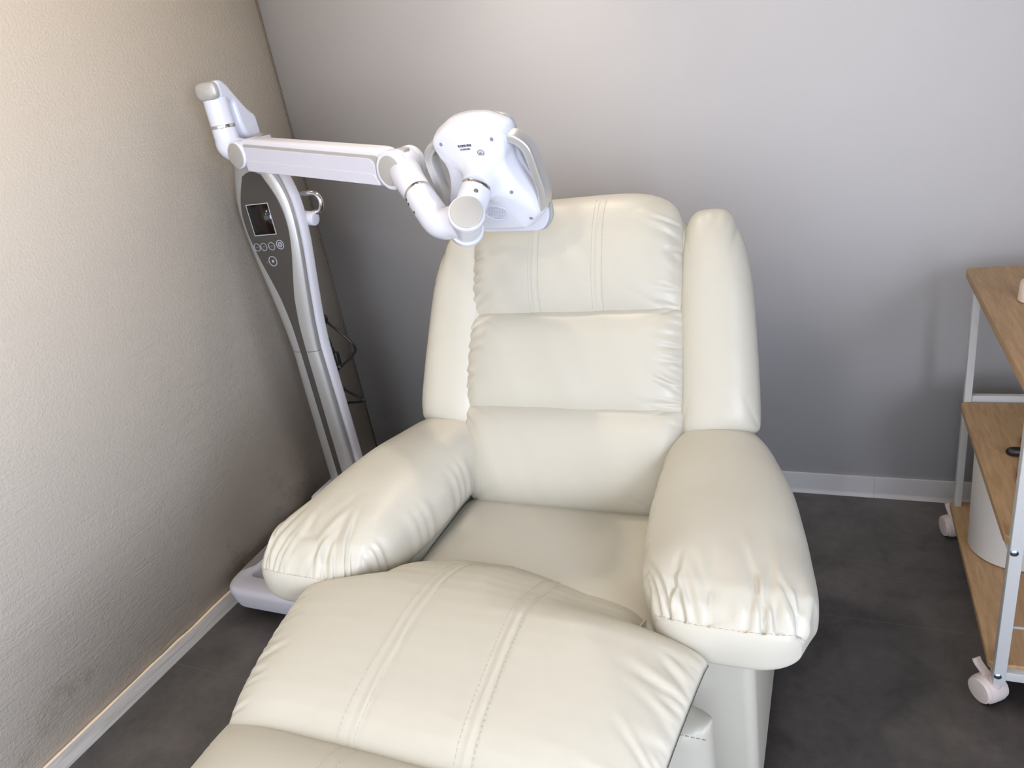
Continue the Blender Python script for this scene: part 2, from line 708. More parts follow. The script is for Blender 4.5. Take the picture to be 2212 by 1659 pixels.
def make_back(s0, s1, wb, wt, T, seed, xoff=0.0, pv=3.0, pu=4.0, back=0.10, top=False, n0=-0.015, sag=0.0, crL=None, crR=None, seams=None, corner=14.0, skew=0.0):
    rg = random.Random(seed)
    cl = crL or creases(rg, 9, s0 + 0.02, s1 - 0.02, 0.085, 0.0075, 0.0125, 0.25)
    cr_ = crR or creases(rg, 9, s0 + 0.02, s1 - 0.02, 0.100, 0.0080, 0.0120, 0.3)

    def geo(U, V):
        v01 = (V + 1) / 2
        W = wb + (wt - wb) * v01
        ua, va = sq(U, V, corner)
        if top:
            ub, vb = sq(U, V, 14.0)
            k = smoothstep(V * 1.5 + 0.5)
            ua, va = ua * k + ub * (1 - k), va * k + vb * (1 - k)
        un, vn = ua, va
        x = un * W + xoff
        s = s0 + (s1 - s0) * (vn + 1) / 2
        s = s + skew * x
        return x, s, W

    def front(U, V):
        x, s, W = geo(U, V)
        g = se(V, pv) * se(U, pu)
        h = T * g
        # fullness low down in the pad
        h = h * (1 + 0.12 * np.cos((V + sag) * 1.6))
        x0 = x - xoff
        dL = x0 + W
        dR = W - x0
        h = h + crease_disp(s, dL, cl) * g + crease_disp(s, dR, cr_) * g
        h = h + 0.0022 * fbm1(x * 22 + s * 9, seed) * g
        if seams:
            for q in seams:
                dd = np.abs(x0 - q)
                h = h + (0.0011 * np.exp(-(dd / 0.0026) ** 2) - 0.0016 * np.exp(-((dd - 0.0065) / 0.0028) ** 2)) * g
        return bp(x, s, n0 + h)

    def bk(U, V):
        x, s, W = geo(U, V)
        return bp(x, s, n0 - back * se(V, 3) * se(U, 5))
    return Cushion(front, bk, 150, 90)


# body behind the cushions
bm = bmesh.new()
rotb = Matrix((Vector(EX), Vector(ES), Vector(-EN))).transposed()
bm_box(bm, Vector(bp(np.array(0.0), np.array(0.31), np.array(-0.10))), (0.62, 0.60, 0.12), 0.04, 5, rotb)
from_bm('backrest', bm, M_LEATHER, rc, True, 60)

# side gusset of the cushion stack
def gus(U, V):
    W = 0.286
    ua, va = sq(U, V, 9.0)
    x = ua * W * (1 - 0.03 * V) - 0.004
    s = 0.335 + 0.330 * va
    return x, s


gc = Cushion(lambda U, V: bp(gus(U, V)[0] + 0.001 * fbm1(gus(U, V)[1] * 60, 3), gus(U, V)[1], -0.03 + 0.036 * se(U, 10) * se(V, 10)),
             lambda U, V: bp(gus(U, V)[0], gus(U, V)[1], -0.03 - 0.06 * se(U, 8) * se(V, 8)), 60, 90)
gc.build('cushion_gusset', M_LEATHER, rc)

head = make_back(0.421, 0.722, 0.272, 0.256, 0.064, 5, xoff=-0.012, pv=3.0, pu=5.0, back=0.13, top=True, n0=-0.018,
                 seams=(-0.0775, 0.0775), corner=4.2)
ho = head.build('head_cushion', M_LEATHER, rc)
mid = make_back(0.191, 0.456, 0.274, 0.270, 0.056, 8, xoff=-0.010, pv=3.6, pu=6, n0=-0.012)
mid.build('back_cushion', M_LEATHER, rc)
low = make_back(-0.025, 0.235, 0.256, 0.276, 0.066, 9, xoff=-0.008, pv=3.5, pu=6, n0=-0.012, sag=0.3,
                crL=[(0.19, -.5, .06, .008, .010), (0.15, -.6, .06, .008, .009), (0.06, .4, .05, .008, .006)], crR=[(0.18, .3, .05, .006, .005)])
low.build('lumbar_cushion', M_LEATHER, rc)
for q in (-0.0775, 0.0775):
    for dlt in (-0.0125, 0.0125):
        v = np.linspace(-0.95, 0.86, 120)
        W = 0.272 + (0.256 - 0.272) * (v + 1) / 2
        u = (q + dlt) / W
        P, N = head.at(u, v)
        if N.mean(0) @ EN < 0:
            N = -N
        dashes('stitching', P, N, M_STITCH, ho, r=0.00045)

# wings
def make_wing(sgn, seed):
    rg = random.Random(seed)
    crt = creases(rg, 5, 0.27, 0.37, 0.08, 0.008, 0.007)
    cro = creases(rg, 5, 0.48, 0.65, 0.05, 0.008, 0.0035)
    crb = creases(rg, 8, 0.26, 0.42, 0.035, 0.005, 0.0025)

    def geo(U, V):
        v01 = (V + 1) / 2
        xi = 0.245 + (0.235 - 0.245) * v01
        xo = 0.422 + (0.376 - 0.422) * v01 + 0.006 * np.sin(v01 * math.pi)
        ua, va = sq(U, V, 3.4)
        ub, vb = sq(U, V, 18.0)
        k = smoothstep(V * 1.2 + 0.2)
        un, vn = ua * k + ub * (1 - k), va * k + vb * (1 - k)
        x = xi + (xo - xi) * (un + 1) / 2
        v2 = (vn + 1) / 2
        s0 = 0.142 + 0.035 * (un + 1) / 2
        s = s0 + (0.672 - s0) * v2
        return x, s

    def front(U, V):
        x, s = geo(U, V)
        pv = np.where(V < 0, 12.0, 3.5)
        g = np.power(np.clip(1 - np.abs(V) ** pv, 0, 1), 0.5) * se(U, 2.6)
        h = 0.060 * g
        h = h + crease_disp(x, 0.672 - s, crt) * g + crease_disp(s, np.abs(x - 0.40) * 0 + (1 - U) * 0.08, cro) * g
        h = h + crease_disp(x, s - 0.142, crb) * g
        h = h + 0.0018 * fbm1(s * 18 + x * 10, seed) * g
        return bp(sgn * x, s, -0.030 + h)

    def back(U, V):
        x, s = geo(U, V)
        return bp(sgn * x, s, -0.030 - 0.10 * se(V, 6) * se(U, 3.5))
    c = Cushion(front, back, 70, 120)
    return c


for sg, sd in ((-1, 21), (1, 22)):
    make_wing(sg, sd).build('wing_cushion', M_LEATHER, rc)

# seat cushion
def seat_f(U, V):
    y = 1.12 + 0.245 * V
    W = 0.285
    x = CX + U * W
    z = 0.405 + 0.055 * se(U, 8) * se(V, 8) + 0.002 * fbm1(x * 14 + y * 10, 5)
    return np.stack([x, y, z], -1)


def seat_b(U, V):
    y = 1.12 + 0.245 * V
    x = CX + U * 0.285
    return np.stack([x, y, 0.405 - 0.08 * se(U, 8) * se(V, 8)], -1)


Cushion(seat_f, seat_b, 60, 60).build('seat', M_LEATHER, rc)

# arm rests : soft roll, pleated into a seam round the front end
def make_arm(sgn, seed):
    rg = random.Random(seed)
    NT, NA = 150, 200
    # spine stations: t, y, centre offset, half width, top z, bottom z
    st = np.array([
        [0.00, 1.520, 0.300, 0.060, 0.585, 0.47],
        [0.10, 1.495, 0.312, 0.090, 0.610, 0.45],
        [0.25, 1.410, 0.335, 0.118, 0.628, 0.44],
        [0.45, 1.280, 0.362, 0.134, 0.632, 0.43],
        [0.65, 1.130, 0.385, 0.147, 0.625, 0.43],
        [0.80, 1.010, 0.402, 0.146, 0.613, 0.44],
        [0.90, 0.950, 0.410, 0.138, 0.598, 0.462],
        [0.96, 0.918, 0.413, 0.126, 0.578, 0.475],
        [1.00, 0.899, 0.414, 0.117, 0.552, 0.482],
    ])
    if sgn < 0:
        kf = np.clip((st[:, 0] - 0.6) / 0.4, 0, 1)
        st[:, 1] -= 0.014 * kf
        st[:, 2] += 0.014 * kf
        st[:, 4] -= 0.016 * kf
        st[:, 5] -= 0.012 * kf
    tt = np.concatenate([np.linspace(0, 0.86, 100), np.linspace(0.86, 1, 60)[1:]])
    cols = [np.interp(tt, st[:, 0], st[:, i]) for i in range(1, 6)]
    # smooth the stations
    for i in range(len(cols)):
        c = cols[i]
        for _ in range(30):
            c[1:-1] = 0.25 * c[:-2] + 0.5 * c[1:-1] + 0.25 * c[2:]
    y, cx, hw, zt, zb = cols
    n = len(tt)
    th = np.linspace(0, 2 * np.pi, NA, endpoint=False)
    # front cap stations
    rings = []
    pleats = [(rg.uniform(-0.006, 0.006) + a, rg.uniform(-0.55, 0.25) * sgn, rg.uniform(0.07, 0.24), rg.uniform(0.0035, 0.0075), rg.uniform(0.004, 0.0095)) for a in np.linspace(-0.120, 0.120, 19)]

    def sect(th, hw, hh, p=2.5):
        c, s = np.cos(th), np.sin(th)
        q = 2 / p
        return np.sign(c) * np.abs(c) ** q * hw, np.sign(s) * np.abs(s) ** q * hh

    ycap0 = y[-1]
    # rear cap
    rear = []
    for k in range(8):
        a = math.pi / 2 * k / 8
        rear.append((y[0] + 0.035 * math.cos(a), math.sin(a)))
    for yy, sc in rear:
        X, Zs = sect(th, hw[0] * max(sc, 0.02), (zt[0] - zb[0]) / 2 * max(sc, 0.02))
        rings.append(np.stack([CX + sgn * (cx[0] + X), np.full(NA, yy), (zt[0] + zb[0]) / 2 + Zs], -1))
    for i in range(n):
        hh = (zt[i] - zb[i]) / 2
        X, Zs = sect(th, hw[i], hh, 2.5 + 0.9 * float(smoothstep(np.array((1.1 - y[i]) / 0.2))))
        d = ycap0 - 0.012 - y[i]           # distance back from the seam  (seam at front edge)
        d = -d if d < 0 else d
        dd = y[i] - (ycap0)
        disp = np.zeros(NA)
        # arc length round the section, zero at the crown, positive outwards
        seg = np.hypot(np.diff(np.append(X, X[0])), np.diff(np.append(Zs, Zs[0])))
        cum = np.concatenate([[0], np.cumsum(seg)[:-1]])
        tot = seg.sum()
        arc = -(cum - cum[NA // 4])
        arc = (arc + tot / 2) % tot - tot / 2
        k_on = float(smoothstep(np.array(dd / 0.006 + 0.3)))
        for a0, sl, ln, wd, am in pleats:
            a = a0 + sl * dd
            ww = wd * (0.7 + 1.1 * dd / ln)
            disp += -am * (np.exp(-((arc - a) / ww) ** 2) - 0.55 * np.exp(-((arc - a - 1.8 * ww) / (1.2 * ww)) ** 2)) * k_on * (1 - float(smoothstep(np.array(dd / ln)))) ** 1.2
        disp += 0.0015 * np.sin(th * 3 + y[i] * 20 + seed)
        disp += 0.0016 * np.sin(y[i] * 150 + 3 * np.sin(y[i] * 40)) * np.exp(-((np.cos(th) + 1) / 0.12) ** 2)
        nx_ = np.sign(np.cos(th)) * np.abs(np.cos(th)) ** 1.2
        nz_ = np.sign(np.sin(th)) * np.abs(np.sin(th)) ** 0.8
        rings.append(np.stack([CX + sgn * (cx[i] + X + nx_ * disp), np.full(NA, y[i]), (zt[i] + zb[i]) / 2 + Zs + nz_ * disp], -1))
    # front panel: shallow cap tucked under
    seam_ring = len(rings) - 1
    for j, a in enumerate(np.linspace(0.10, 1, 16)):
        ang = a * math.pi / 2
        sc = math.cos(ang) ** 0.7 if j < 15 else 0.01
        depth = 0.010 * math.sin(ang)
        X, Zs = sect(th, hw[-1] * sc * (0.985 if j == 0 else 1), (zt[-1] - zb[-1]) / 2 * sc * (0.985 if j == 0 else 1), 3.0)
        rings.append(np.stack([CX + sgn * (cx[-1] + X), np.full(NA, ycap0 - depth), (zt[-1] + zb[-1]) / 2 + Zs - 0.012 * math.sin(ang) * 1.0], -1))
    G = np.stack(rings, 0)
    xn = (sgn * (G[..., 0] - CX) - cx[-1]) / hw[-1]
    G[..., 1] += 0.022 * np.clip(np.abs(xn), 0, 1.1) ** 3.5 * smoothstep((1.02 - G[..., 1]) / 0.12)
    nr = G.shape[0]
    idx = np.arange(nr * NA).reshape(nr, NA)
    nx = np.roll(idx, -1, 1)
    fc = np.stack([idx[:-1], nx[:-1], nx[1:], idx[1:]], -1).reshape(-1, 4).tolist()
    fc.append(idx[0].tolist()[::-1])
    fc.append(idx[-1].tolist())
    me = bpy.data.meshes.new('armrest')
    me.from_pydata(G.reshape(-1, 3).tolist(), [], fc)
    b_ = bmesh.new()
    b_.from_mesh(me)
    bmesh.ops.recalc_face_normals(b_, faces=b_.faces)
    b_.to_mesh(me)
    b_.free()
    ob = link('armrest', me, M_LEATHER, rc)
    # seam thread along the top half of the seam ring
    SR = G[seam_ring]
    cen = SR.mean(0)
    sel = [j for j in range(NA) if 0.10 < (th[j] if th[j] < math.pi * 1.2 else th[j] - 2 * math.pi) < math.pi - 0.10]
    sel.sort(key=lambda j: (th[j] if th[j] < math.pi * 1.2 else th[j] - 2 * math.pi))
    P = [SR[j] for j in sel]
    N = [(SR[j] - cen) / np.linalg.norm(SR[j] - cen) for j in sel]
    dashes('seam', P, N, M_THREAD, ob, r=0.0007, dash=0.007, gap=0.0025, lift=-0.0004)
    return ob


make_arm(-1, 31)
make_arm(1, 32)

# side bodies under the arms
for sg in (-1, 1):
    bm = bmesh.new()
    bm_box(bm, (CX + sg * 0.362, 1.225, 0.265), (0.172, 0.50, 0.45), 0.022, 5)
    from_bm('side_panel', bm, M_LEATHER, rc, True, 60)
for sx_ in (-1, 1):
    for sy_ in (1.03, 1.48):
        lathe('foot', (CX + sx_ * 0.37, sy_, 0), (0, 0, 1), rprof(0.025, 0.0, 0.042, 0.003), M_BLACK, rc)

# footrest: upper pad hump, lower pad
PY = np.array([1.130, 1.080, 1.020, 0.960, 0.900, 0.830, 0.760, 0.690, 0.630, 0.585])
PZ = np.array([0.430, 0.462, 0.508, 0.540, 0.552, 0.550, 0.541, 0.528, 0.510, 0.486])


def pad_curve(v):
    t = (v + 1) / 2 * (len(PY) - 1)
    i = np.arange(len(PY))
    # smooth interpolation by averaging neighbours
    yy = (np.interp(t, i, PY) * 2 + np.interp(t - 0.5, i, PY) + np.interp(t + 0.5, i, PY)) / 4
    zz = (np.interp(t, i, PZ) * 2 + np.interp(t - 0.5, i, PZ) + np.interp(t + 0.5, i, PZ)) / 4
    return yy, zz


rgp = random.Random(77)
padL = creases(rgp, 16, 0.59, 0.88, 0.070, 0.006, 0.0075, 0.2)
padR = creases(rgp, 17, 0.59, 0.88, 0.115, 0.0062, 0.0080, 0.30)


def pad_geo(U, V):
    y, z = pad_curve(V)
    W = 0.262 + (0.392 - 0.262) * smoothstep((0.950 - y) / 0.065)
    W = W - 0.048 * np.clip((0.885 - y) / 0.30, 0, 1)
    W = W * np.where(U < 0, 1.045 + 0.055 * np.clip((0.885 - y) / 0.30, 0, 1), 1.0)
    return y, z, W


def pad_front(U, V):
    y, z, W = pad_geo(U, V)
    x = U * W
    # rear outline of the wings runs slightly forward towards the tips
    fl = smoothstep((np.abs(x) - 0.22) / 0.17)
    y2 = y - fl * 0.010
    side = np.where(U < 0, 1 - se(U, 5.0), 1 - se(U, 3.6))
    drop = np.where(U < 0, 0.050, 0.056) * side + 0.034 * np.clip((x + 0.04) / 0.18, 0, 1) * smoothstep((y - 0.86) / 0.12)
    end = 1 - np.power(np.clip(1 - np.clip(V, 0, 1) ** 9, 0, 1), 0.5)
    drop = drop + 0.030 * end
    g = se(U, 3.6)
    h = crease_disp(y, x + W, padL) + crease_disp(y, W - x, padR)
    for q in (-0.104 - 0.010 * (V + 1) / 2, 0.070 + 0.014 * (V + 1) / 2):
        dd = np.abs(x - q)
        h = h + 0.0012 * np.exp(-(dd / 0.0030) ** 2) - 0.0016 * np.exp(-((dd - 0.0085) / 0.0032) ** 2)
    h = h + 0.0018 * fbm1(x * 15 + y * 12, 4)
    z2 = z - drop + h * np.clip(g * 1.4, 0, 1)
    return np.stack([CX + x, y2, z2], -1)


def pad_back(U, V):
    y, z, W = pad_geo(U, V)
    x = U * W
    fl = smoothstep((np.abs(x) - 0.22) / 0.17)
    end = 1 - np.power(np.clip(1 - np.clip(V, 0, 1) ** 9, 0, 1), 0.5)
    return np.stack([CX + x, y - fl * 0.010, z - 0.058 - 0.030 * end - 0.055 * se(U, 2.2) * se(V, 5)], -1)


def rimfix(fr, bk):
    def b2(U, V):
        F, B = fr(U, V), bk(U, V)
        k = smoothstep(np.minimum((1 - np.abs(U)) / 0.02, (1 - np.abs(V)) / 0.02))[..., None]
        return F * (1 - k) + B * k
    return b2


pad = Cushion(pad_front, rimfix(pad_front, pad_back), 170, 150)
po = pad.build('footrest_pad', M_LEATHER, rc)
for sgq in (-1, 1):
    for dlt in (-0.0145, 0.0145):
        v = np.linspace(-0.55, 0.93, 170)
        yv, zv, Wv = pad_geo(np.zeros_like(v), v)
        q = -0.104 - 0.010 * (v + 1) / 2 if sgq < 0 else 0.070 + 0.014 * (v + 1) / 2
        P, N = pad.at((q + dlt) / Wv, v)
        N = np.where(N[:, 2:3] < 0, -N, N)
        dashes('stitching', P, N, M_STITCH, po, r=0.0005, dash=0.006, gap=0.003)

def pad2_front(U, V):
    W = 0.385
    x = U * W
    y = 0.405 + 0.205 * V
    g = se(U, 3.6) * se(V, 4)
    h = 0.075 * g + 0.0018 * fbm1(x * 15 + y * 12, 14) + crease_disp(y, x + W, creases(random.Random(5), 10, 0.22, 0.58, 0.06, 0.007, 0.004)) * g
    for q in (-0.112, 0.082):
        dd = np.abs(x - q)
        h = h + (0.0012 * np.exp(-(dd / 0.0030) ** 2) - 0.0016 * np.exp(-((dd - 0.0085) / 0.0032) ** 2)) * g
    return np.stack([CX + x, y, 0.425 + 0.02 * V + h], -1)


def pad2_back(U, V):
    x = U * 0.385
    y = 0.405 + 0.205 * V
    return np.stack([CX + x, y, 0.425 + 0.02 * V - 0.05 * se(U, 5) * se(V, 5)], -1)


p2 = Cushion(pad2_front, pad2_back, 120, 80)
p2o = p2.build('footrest_pad', M_LEATHER, rc)
for q in (-0.112, 0.082):
    for dlt in (-0.0145, 0.0145):
        v = np.linspace(-0.8, 0.93, 100)
        P, N = p2.at((q + dlt) / 0.385 * np.ones_like(v), v)
        N = np.where(N[:, 2:3] < 0, -N, N)
        dashes('stitching', P, N, M_STITCH, p2o, r=0.0005, dash=0.006, gap=0.003)

# front flap cushion hanging under the footrest
def flap_geo(U, V):
    x = U * 0.386
    z = 0.235 + 0.105 * V
    return x, z


flc = creases(random.Random(9), 16, -0.39, 0.39, 0.06, 0.006, 0.004)


def flap_front(U, V):
    x, z = flap_geo(U, V)
    pv = np.where(V > 0, 14.0, 3.0)
    g = np.power(np.clip(1 - np.abs(V) ** pv, 0, 1), 0.5) * se(U, 9)
    h = 0.052 * g + crease_disp(x, 0.34 - z, flc) * g
    return np.stack([CX + x, 0.905 - h, z], -1)


def flap_back(U, V):
    x, z = flap_geo(U, V)
    return np.stack([CX + x, 0.905 + 0.045 * se(U, 10) * se(V, 10), z], -1)


fo = Cushion(flap_front, flap_back, 130, 60).build('front_flap', M_LEATHER, rc)
xs = np.linspace(-0.385, 0.385, 90)
dashes('seam', np.stack([CX + xs, np.full(90, 0.862) , np.full(90, 0.3385)], -1), np.tile([0, -0.6, 0.8], (90, 1)), M_THREAD, fo, r=0.0010, dash=0.007, gap=0.0025, lift=0.0)
# steel linkage under the footrest
for sg in (-1, 1):
    box('linkage_bar', (CX + sg * 0.24, 0.72, 0.36), (0.012, 0.46, 0.03), M_BLACK, rc, 0.002, rot=Matrix.Rotation(R(-8), 3, 'X'))

# ================================================================== DEVICE STAND
dv = thing('led_therapy_lamp', 'white and silver beauty lamp on a wheeled stand, jointed arm reaching over the armchair', 'lamp', (-1.50, 1.5, 0))

# wheeled base
bo = round_poly([(-1.712, 1.216), (-1.20, 1.216), (-1.20, 1.84), (-1.728, 1.84)], [0.075, 0.075, 0.06, 0.04], 8)
hole = round_poly([(-1.655, 1.292), (-1.25, 1.292), (-1.31, 1.60), (-1.615, 1.60)], [0.03, 0.03, 0.03, 0.03], 8)
bm = bmesh.new()
n = len(bo)


def ringxy(o, z, ins=0.0, c=(-1.45, 1.5), sg=1):
    out = []
    L = len(o)
    for i in range(L):
        a = Vector(o[i - 1]); b = Vector(o[(i + 1) % L])
        t = (b - a).normalized()
        q = Vector((t.y, -t.x))
        out.append(Vector((o[i][0] - q.x * ins, o[i][1] - q.y * ins, z)))
    return out


outer = [ringxy(bo, z, i) for z, i in ((0.040, 0.014), (0.052, 0.010), (0.092, 0.002), (0.102, 0.0035), (0.109, 0.009), (0.112, 0.018))]
inner = [ringxy(hole, z, i) for z, i in ((0.112, -0.010), (0.109, -0.004), (0.102, -0.001), (0.05, 0.002), (0.040, 0.002))]
allr = outer + inner
vr = [[bm.verts.new(p) for p in ring] for ring in allr]
for i in range(len(vr)):
    k2 = (i + 1) % len(vr)
    for j in range(n):
        k = (j + 1) % n
        bm.faces.new((vr[i][j], vr[i][k], vr[k2][k], vr[k2][j]))
from_bm('wheeled_base', bm, M_LILAC, dv, True, 40)
prism('base_inlay', round_poly([(-1.700, 1.300), (-1.668, 1.335), (-1.660, 1.60), (-1.712, 1.60)], 0.008, 4), lambda u, v, h: Vector((u, v, h)), 0.109, 0.1135, M_RECESS, dv)
prism('column_plinth', round_poly([(-1.695, 1.655), (-1.50, 1.655), (-1.50, 1.835), (-1.695, 1.835)], 0.03, 6), lambda u, v, h: Vector((u, v, h)), 0.105, 0.150, M_WHITE2, dv, bev=0.01)
for cxx, cyy in ((-1.60, 1.275), (-1.26, 1.275), (-1.26, 1.79), (-1.66, 1.79)):
    cs = lathe('caster', (cxx - 0.012, cyy, 0.021), (1, 0, 0), rprof(0.021, 0, 0.024, 0.004), M_BLACK, dv, 28)
    box('caster_fork', (cxx, cyy, 0.034), (0.032, 0.030, 0.016), M_BLACK, cs, 0.003)

# column: station table  z, half width of silver shell, half width of dark glass
CXc = -1.598
yf = 1.740
zs = [0.145, 0.30, 0.50, 0.672, 0.766, 0.838, 0.907, 0.964, 1.023, 1.092, 1.150, 1.206, 1.250, 1.300, 1.335]
hs = [0.058, 0.057, 0.055, 0.052, 0.060, 0.070, 0.080, 0.089, 0.097, 0.102, 0.100, 0.086, 0.070, 0.055, 0.048]


def interp_s(z, A, B):
    # Catmull-like smoothing of the table
    z = np.asarray(z, float)
    v = np.interp(z, A, B)
    v1 = np.interp(z - 0.02, A, B)
    v2 = np.interp(z + 0.02, A, B)
    return (v * 2 + v1 + v2) / 4


def col_ring(z, w, y0, y1, n_=40, p=4.0):
    """rounded rectangular section between y0 (front) and y1 (back)"""
    out = []
    cy = (y0 + y1) / 2
    hy = (y1 - y0) / 2
    for j in range(n_):
        a = 2 * math.pi * j / n_
        c, s = math.cos(a), math.sin(a)
        out.append(Vector((CXc + math.copysign(abs(c) ** (2 / p), c) * w, cy + math.copysign(abs(s) ** (2 / p), s) * hy, z)))
    return out


def column_part(name, z0, z1, off, y0, y1, m, p=3.2, nz=80, cap=True):
    bm = bmesh.new()
    rings = []
    for i in range(nz + 1):
        z = z0 + (z1 - z0) * i / nz
        wv = float(interp_s(z, zs, hs)) + off
        rings.append(col_ring(z, wv, y0, y1, 48, p))
    bm_rings(bm, rings)
    return from_bm(name, bm, m, dv, True, 45)


column_part('front_shell', 0.145, 0.668, 0.0, yf, yf + 0.040, M_SILVER)
column_part('front_shell', 0.6695, 1.335, 0.0, yf, yf + 0.040, M_SILVER)
column_part('rear_shell', 0.145, 1.335, 0.001, yf + 0.026, yf + 0.090, M_WHITE2, 3.2)
# dark glass strip widening into the control panel
gz = [0.150, 0.30, 0.669, 0.766, 0.853, 0.923, 0.981, 1.034, 1.073, 1.109, 1.140, 1.175, 1.215, 1.235, 1.243, 1.2455]
gw = [0.0105, 0.0105, 0.0115, 0.0145, 0.026, 0.045, 0.062, 0.074, 0.079, 0.0795, 0.077, 0.065, 0.046, 0.032, 0.018, 0.004]
zz_ = np.concatenate([np.linspace(0.150, 1.235, 120), np.linspace(1.236, 1.2455, 8)])
ww_ = np.interp(zz_, gz, gw)
for _ in range(6):
    ww_[1:-1] = 0.25 * ww_[:-2] + 0.5 * ww_[1:-1] + 0.25 * ww_[2:]
bm = bmesh.new()
rings = []
for z, w_ in zip(zz_, ww_):
    rings.append([Vector((CXc - w_, yf - 0.0012, z)), Vector((CXc + w_, yf - 0.0012, z)), Vector((CXc + w_, yf + 0.008, z)), Vector((CXc - w_, yf + 0.008, z))])
bm_rings(bm, rings)
gp = from_bm('control_panel', bm, M_DARK, dv, True, 30)
yy0 = yf - 0.0013


def fplate(name, pts, m, parent, d=0.0008, lift=0.0):
    return prism(name, pts, lambda u, v, h: Vector((CXc + u, yy0 - h, v)), lift, lift + d, m, parent)


sc = fplate('display', [(-0.051, 1.150), (0.030, 1.150), (0.030, 1.059), (-0.051, 1.059)], M_SCREEN, gp)
# pale frame of the display
bm = bmesh.new()
for (a, b, c, d) in ((-0.0535, 1.150, 0.0325, 1.1525), (-0.0535, 1.0565, 0.0325, 1.059), (-0.0535, 1.059, -0.051, 1.150), (0.030, 1.059, 0.0325, 1.150)):
    bm_box(bm, (CXc + (a + c) / 2, yy0 - 0.0005, (b + d) / 2), (c - a, 0.0012, d - b))
from_bm('display_frame', bm, M_PRINT, gp, False)


def ring_mark(name, x, z, r, wdt, m, parent, extra=None):
    bm = bmesh.new()
    o = Vector((CXc + x, yy0 - 0.0002, z))
    prof = [(0, r - wdt), (0.0012, r - wdt), (0.0012, r), (0, r)]
    rg_ = lathe_rings(o, (0, -1, 0), prof, 36)
    vr = [[bm.verts.new(p) for p in q] for q in rg_]
    for i in range(4):
        for j in range(36):
            bm.faces.new((vr[i][j], vr[i][(j + 1) % 36], vr[(i + 1) % 4][(j + 1) % 36], vr[(i + 1) % 4][j]))
    if extra:
        extra(bm, o)
    return from_bm(name, bm, m, parent, False)


def textlike(bm, o, rows):
    for (x0, x1, z0, z1) in rows:
        bm_box(bm, o + Vector(((x0 + x1) / 2, -0.0003, (z0 + z1) / 2)), (x1 - x0, 0.0008, z1 - z0))


def letters(txt, size, origin, ux, uy, nrm, m, parent, name='lettering', lift=0.0006):
    cu = bpy.data.curves.new(name, 'FONT')
    cu.body = txt
    cu.size = size
    cu.align_x = 'CENTER'
    cu.align_y = 'CENTER'
    cu.extrude = 0.0002
    tmp = bpy.data.objects.new(name, cu)
    COL.objects.link(tmp)
    dg = bpy.context.evaluated_depsgraph_get()
    me = bpy.data.meshes.new_from_object(tmp.evaluated_get(dg))
    bpy.data.objects.remove(tmp)
    Mx = Matrix((Vector(ux), Vector(uy), Vector(nrm))).transposed().to_4x4()
    Mx.translation = Vector(origin) + Vector(nrm) * lift
    me.transform(Mx)
    return link(name, me, m, parent, False)


for bx, tx in ((-0.058, 'MODE'), (-0.031, 'TIME'), (0.000, 'SELECT')):
    k = ring_mark('touch_button', bx, 1.0215, 0.0125, 0.0016, M_PRINT, gp)
    letters(tx, 0.0052, (CXc + bx, yy0, 1.0215), (1, 0, 0), (0, 0, 1), (0, -1, 0), M_PRINTD, k)
k = ring_mark('power_button', 0.034, 1.0245, 0.0145, 0.0022, M_PRINT, gp)
ring_mark('power_symbol', 0.034, 1.0245, 0.0080, 0.0022, M_PRINT, k)
ring_mark('power_symbol', 0.034, 1.0245, 0.0040, 0.0013, M_PRINT, k)
k = ring_mark('dial_button', -0.0125, 0.975, 0.0160, 0.0022, M_PRINT, gp)
lathe('button_dot', (CXc - 0.0125, yy0, 0.975), (0, -1, 0), rprof(0.0042, 0, 0.001, 0.0003), M_PRINT, k, 20)
lathe('indicator_dot', (CXc - 0.037, yy0, 0.9715), (0, -1, 0), rprof(0.0013, 0, 0.0008, 0.0003), M_DISC, gp, 12)

# chrome push handle behind the column
hz = [(-1.585, 1.835, 1.150), (-1.515, 1.84, 1.151), (-1.480, 1.845, 1.151), (-1.461, 1.845, 1.140), (-1.456, 1.845, 1.118), (-1.470, 1.845, 1.096), (-1.500, 1.835, 1.092)]
hd = tube('push_handle', hz, 0.0085, M_CHROME, dv, 20, 10)
lathe('handle_mount', (-1.535, 1.832, 1.083), (1, 0, -0.15), rprof(0.022, 0, 0.055, 0.006), M_WHITE2, dv, 32)
# cord hook clips on the far side
tube('cord_hook', [(-1.690, 1.80, 1.150), (-1.712, 1.82, 1.145), (-1.715, 1.82, 1.120), (-1.702, 1.80, 1.100)], 0.005, M_BLACK, dv, 12, 6)
tube('cord_hook', [(-1.680, 1.81, 1.04), (-1.697, 1.815, 1.02), (-1.690, 1.815, 0.97), (-1.665, 1.80, 0.93)], 0.0035, M_BLACK, dv, 12, 6)

# top bracket, cap, vertical joint
P1 = Vector((-1.532, 1.640, 1.302))
P2 = Vector((-0.964, 1.503, 1.227))
dd = (P2 - P1).normalized()
sd = Vector((dd.y, -dd.x, 0)).normalized()      # horizontal, towards the room
if sd.y > 0:
    sd = -sd
uu = sd.cross(dd).normalized()
if uu.z < 0:
    uu = -uu
VJ = Vector((-1.584, 1.675, 0))                 # vertical joint axis
ctop = Vector((-1.585, 1.79, 1.335))


def rrect_ring(c, ax, ay, hx, hy, p=3.5, n_=40):
    return [c + ax * (math.copysign(abs(math.cos(t)) ** (2 / p), math.cos(t)) * hx) + ay * (math.copysign(abs(math.sin(t)) ** (2 / p), math.sin(t)) * hy)
            for t in [2 * math.pi * j / n_ for j in range(n_)]]


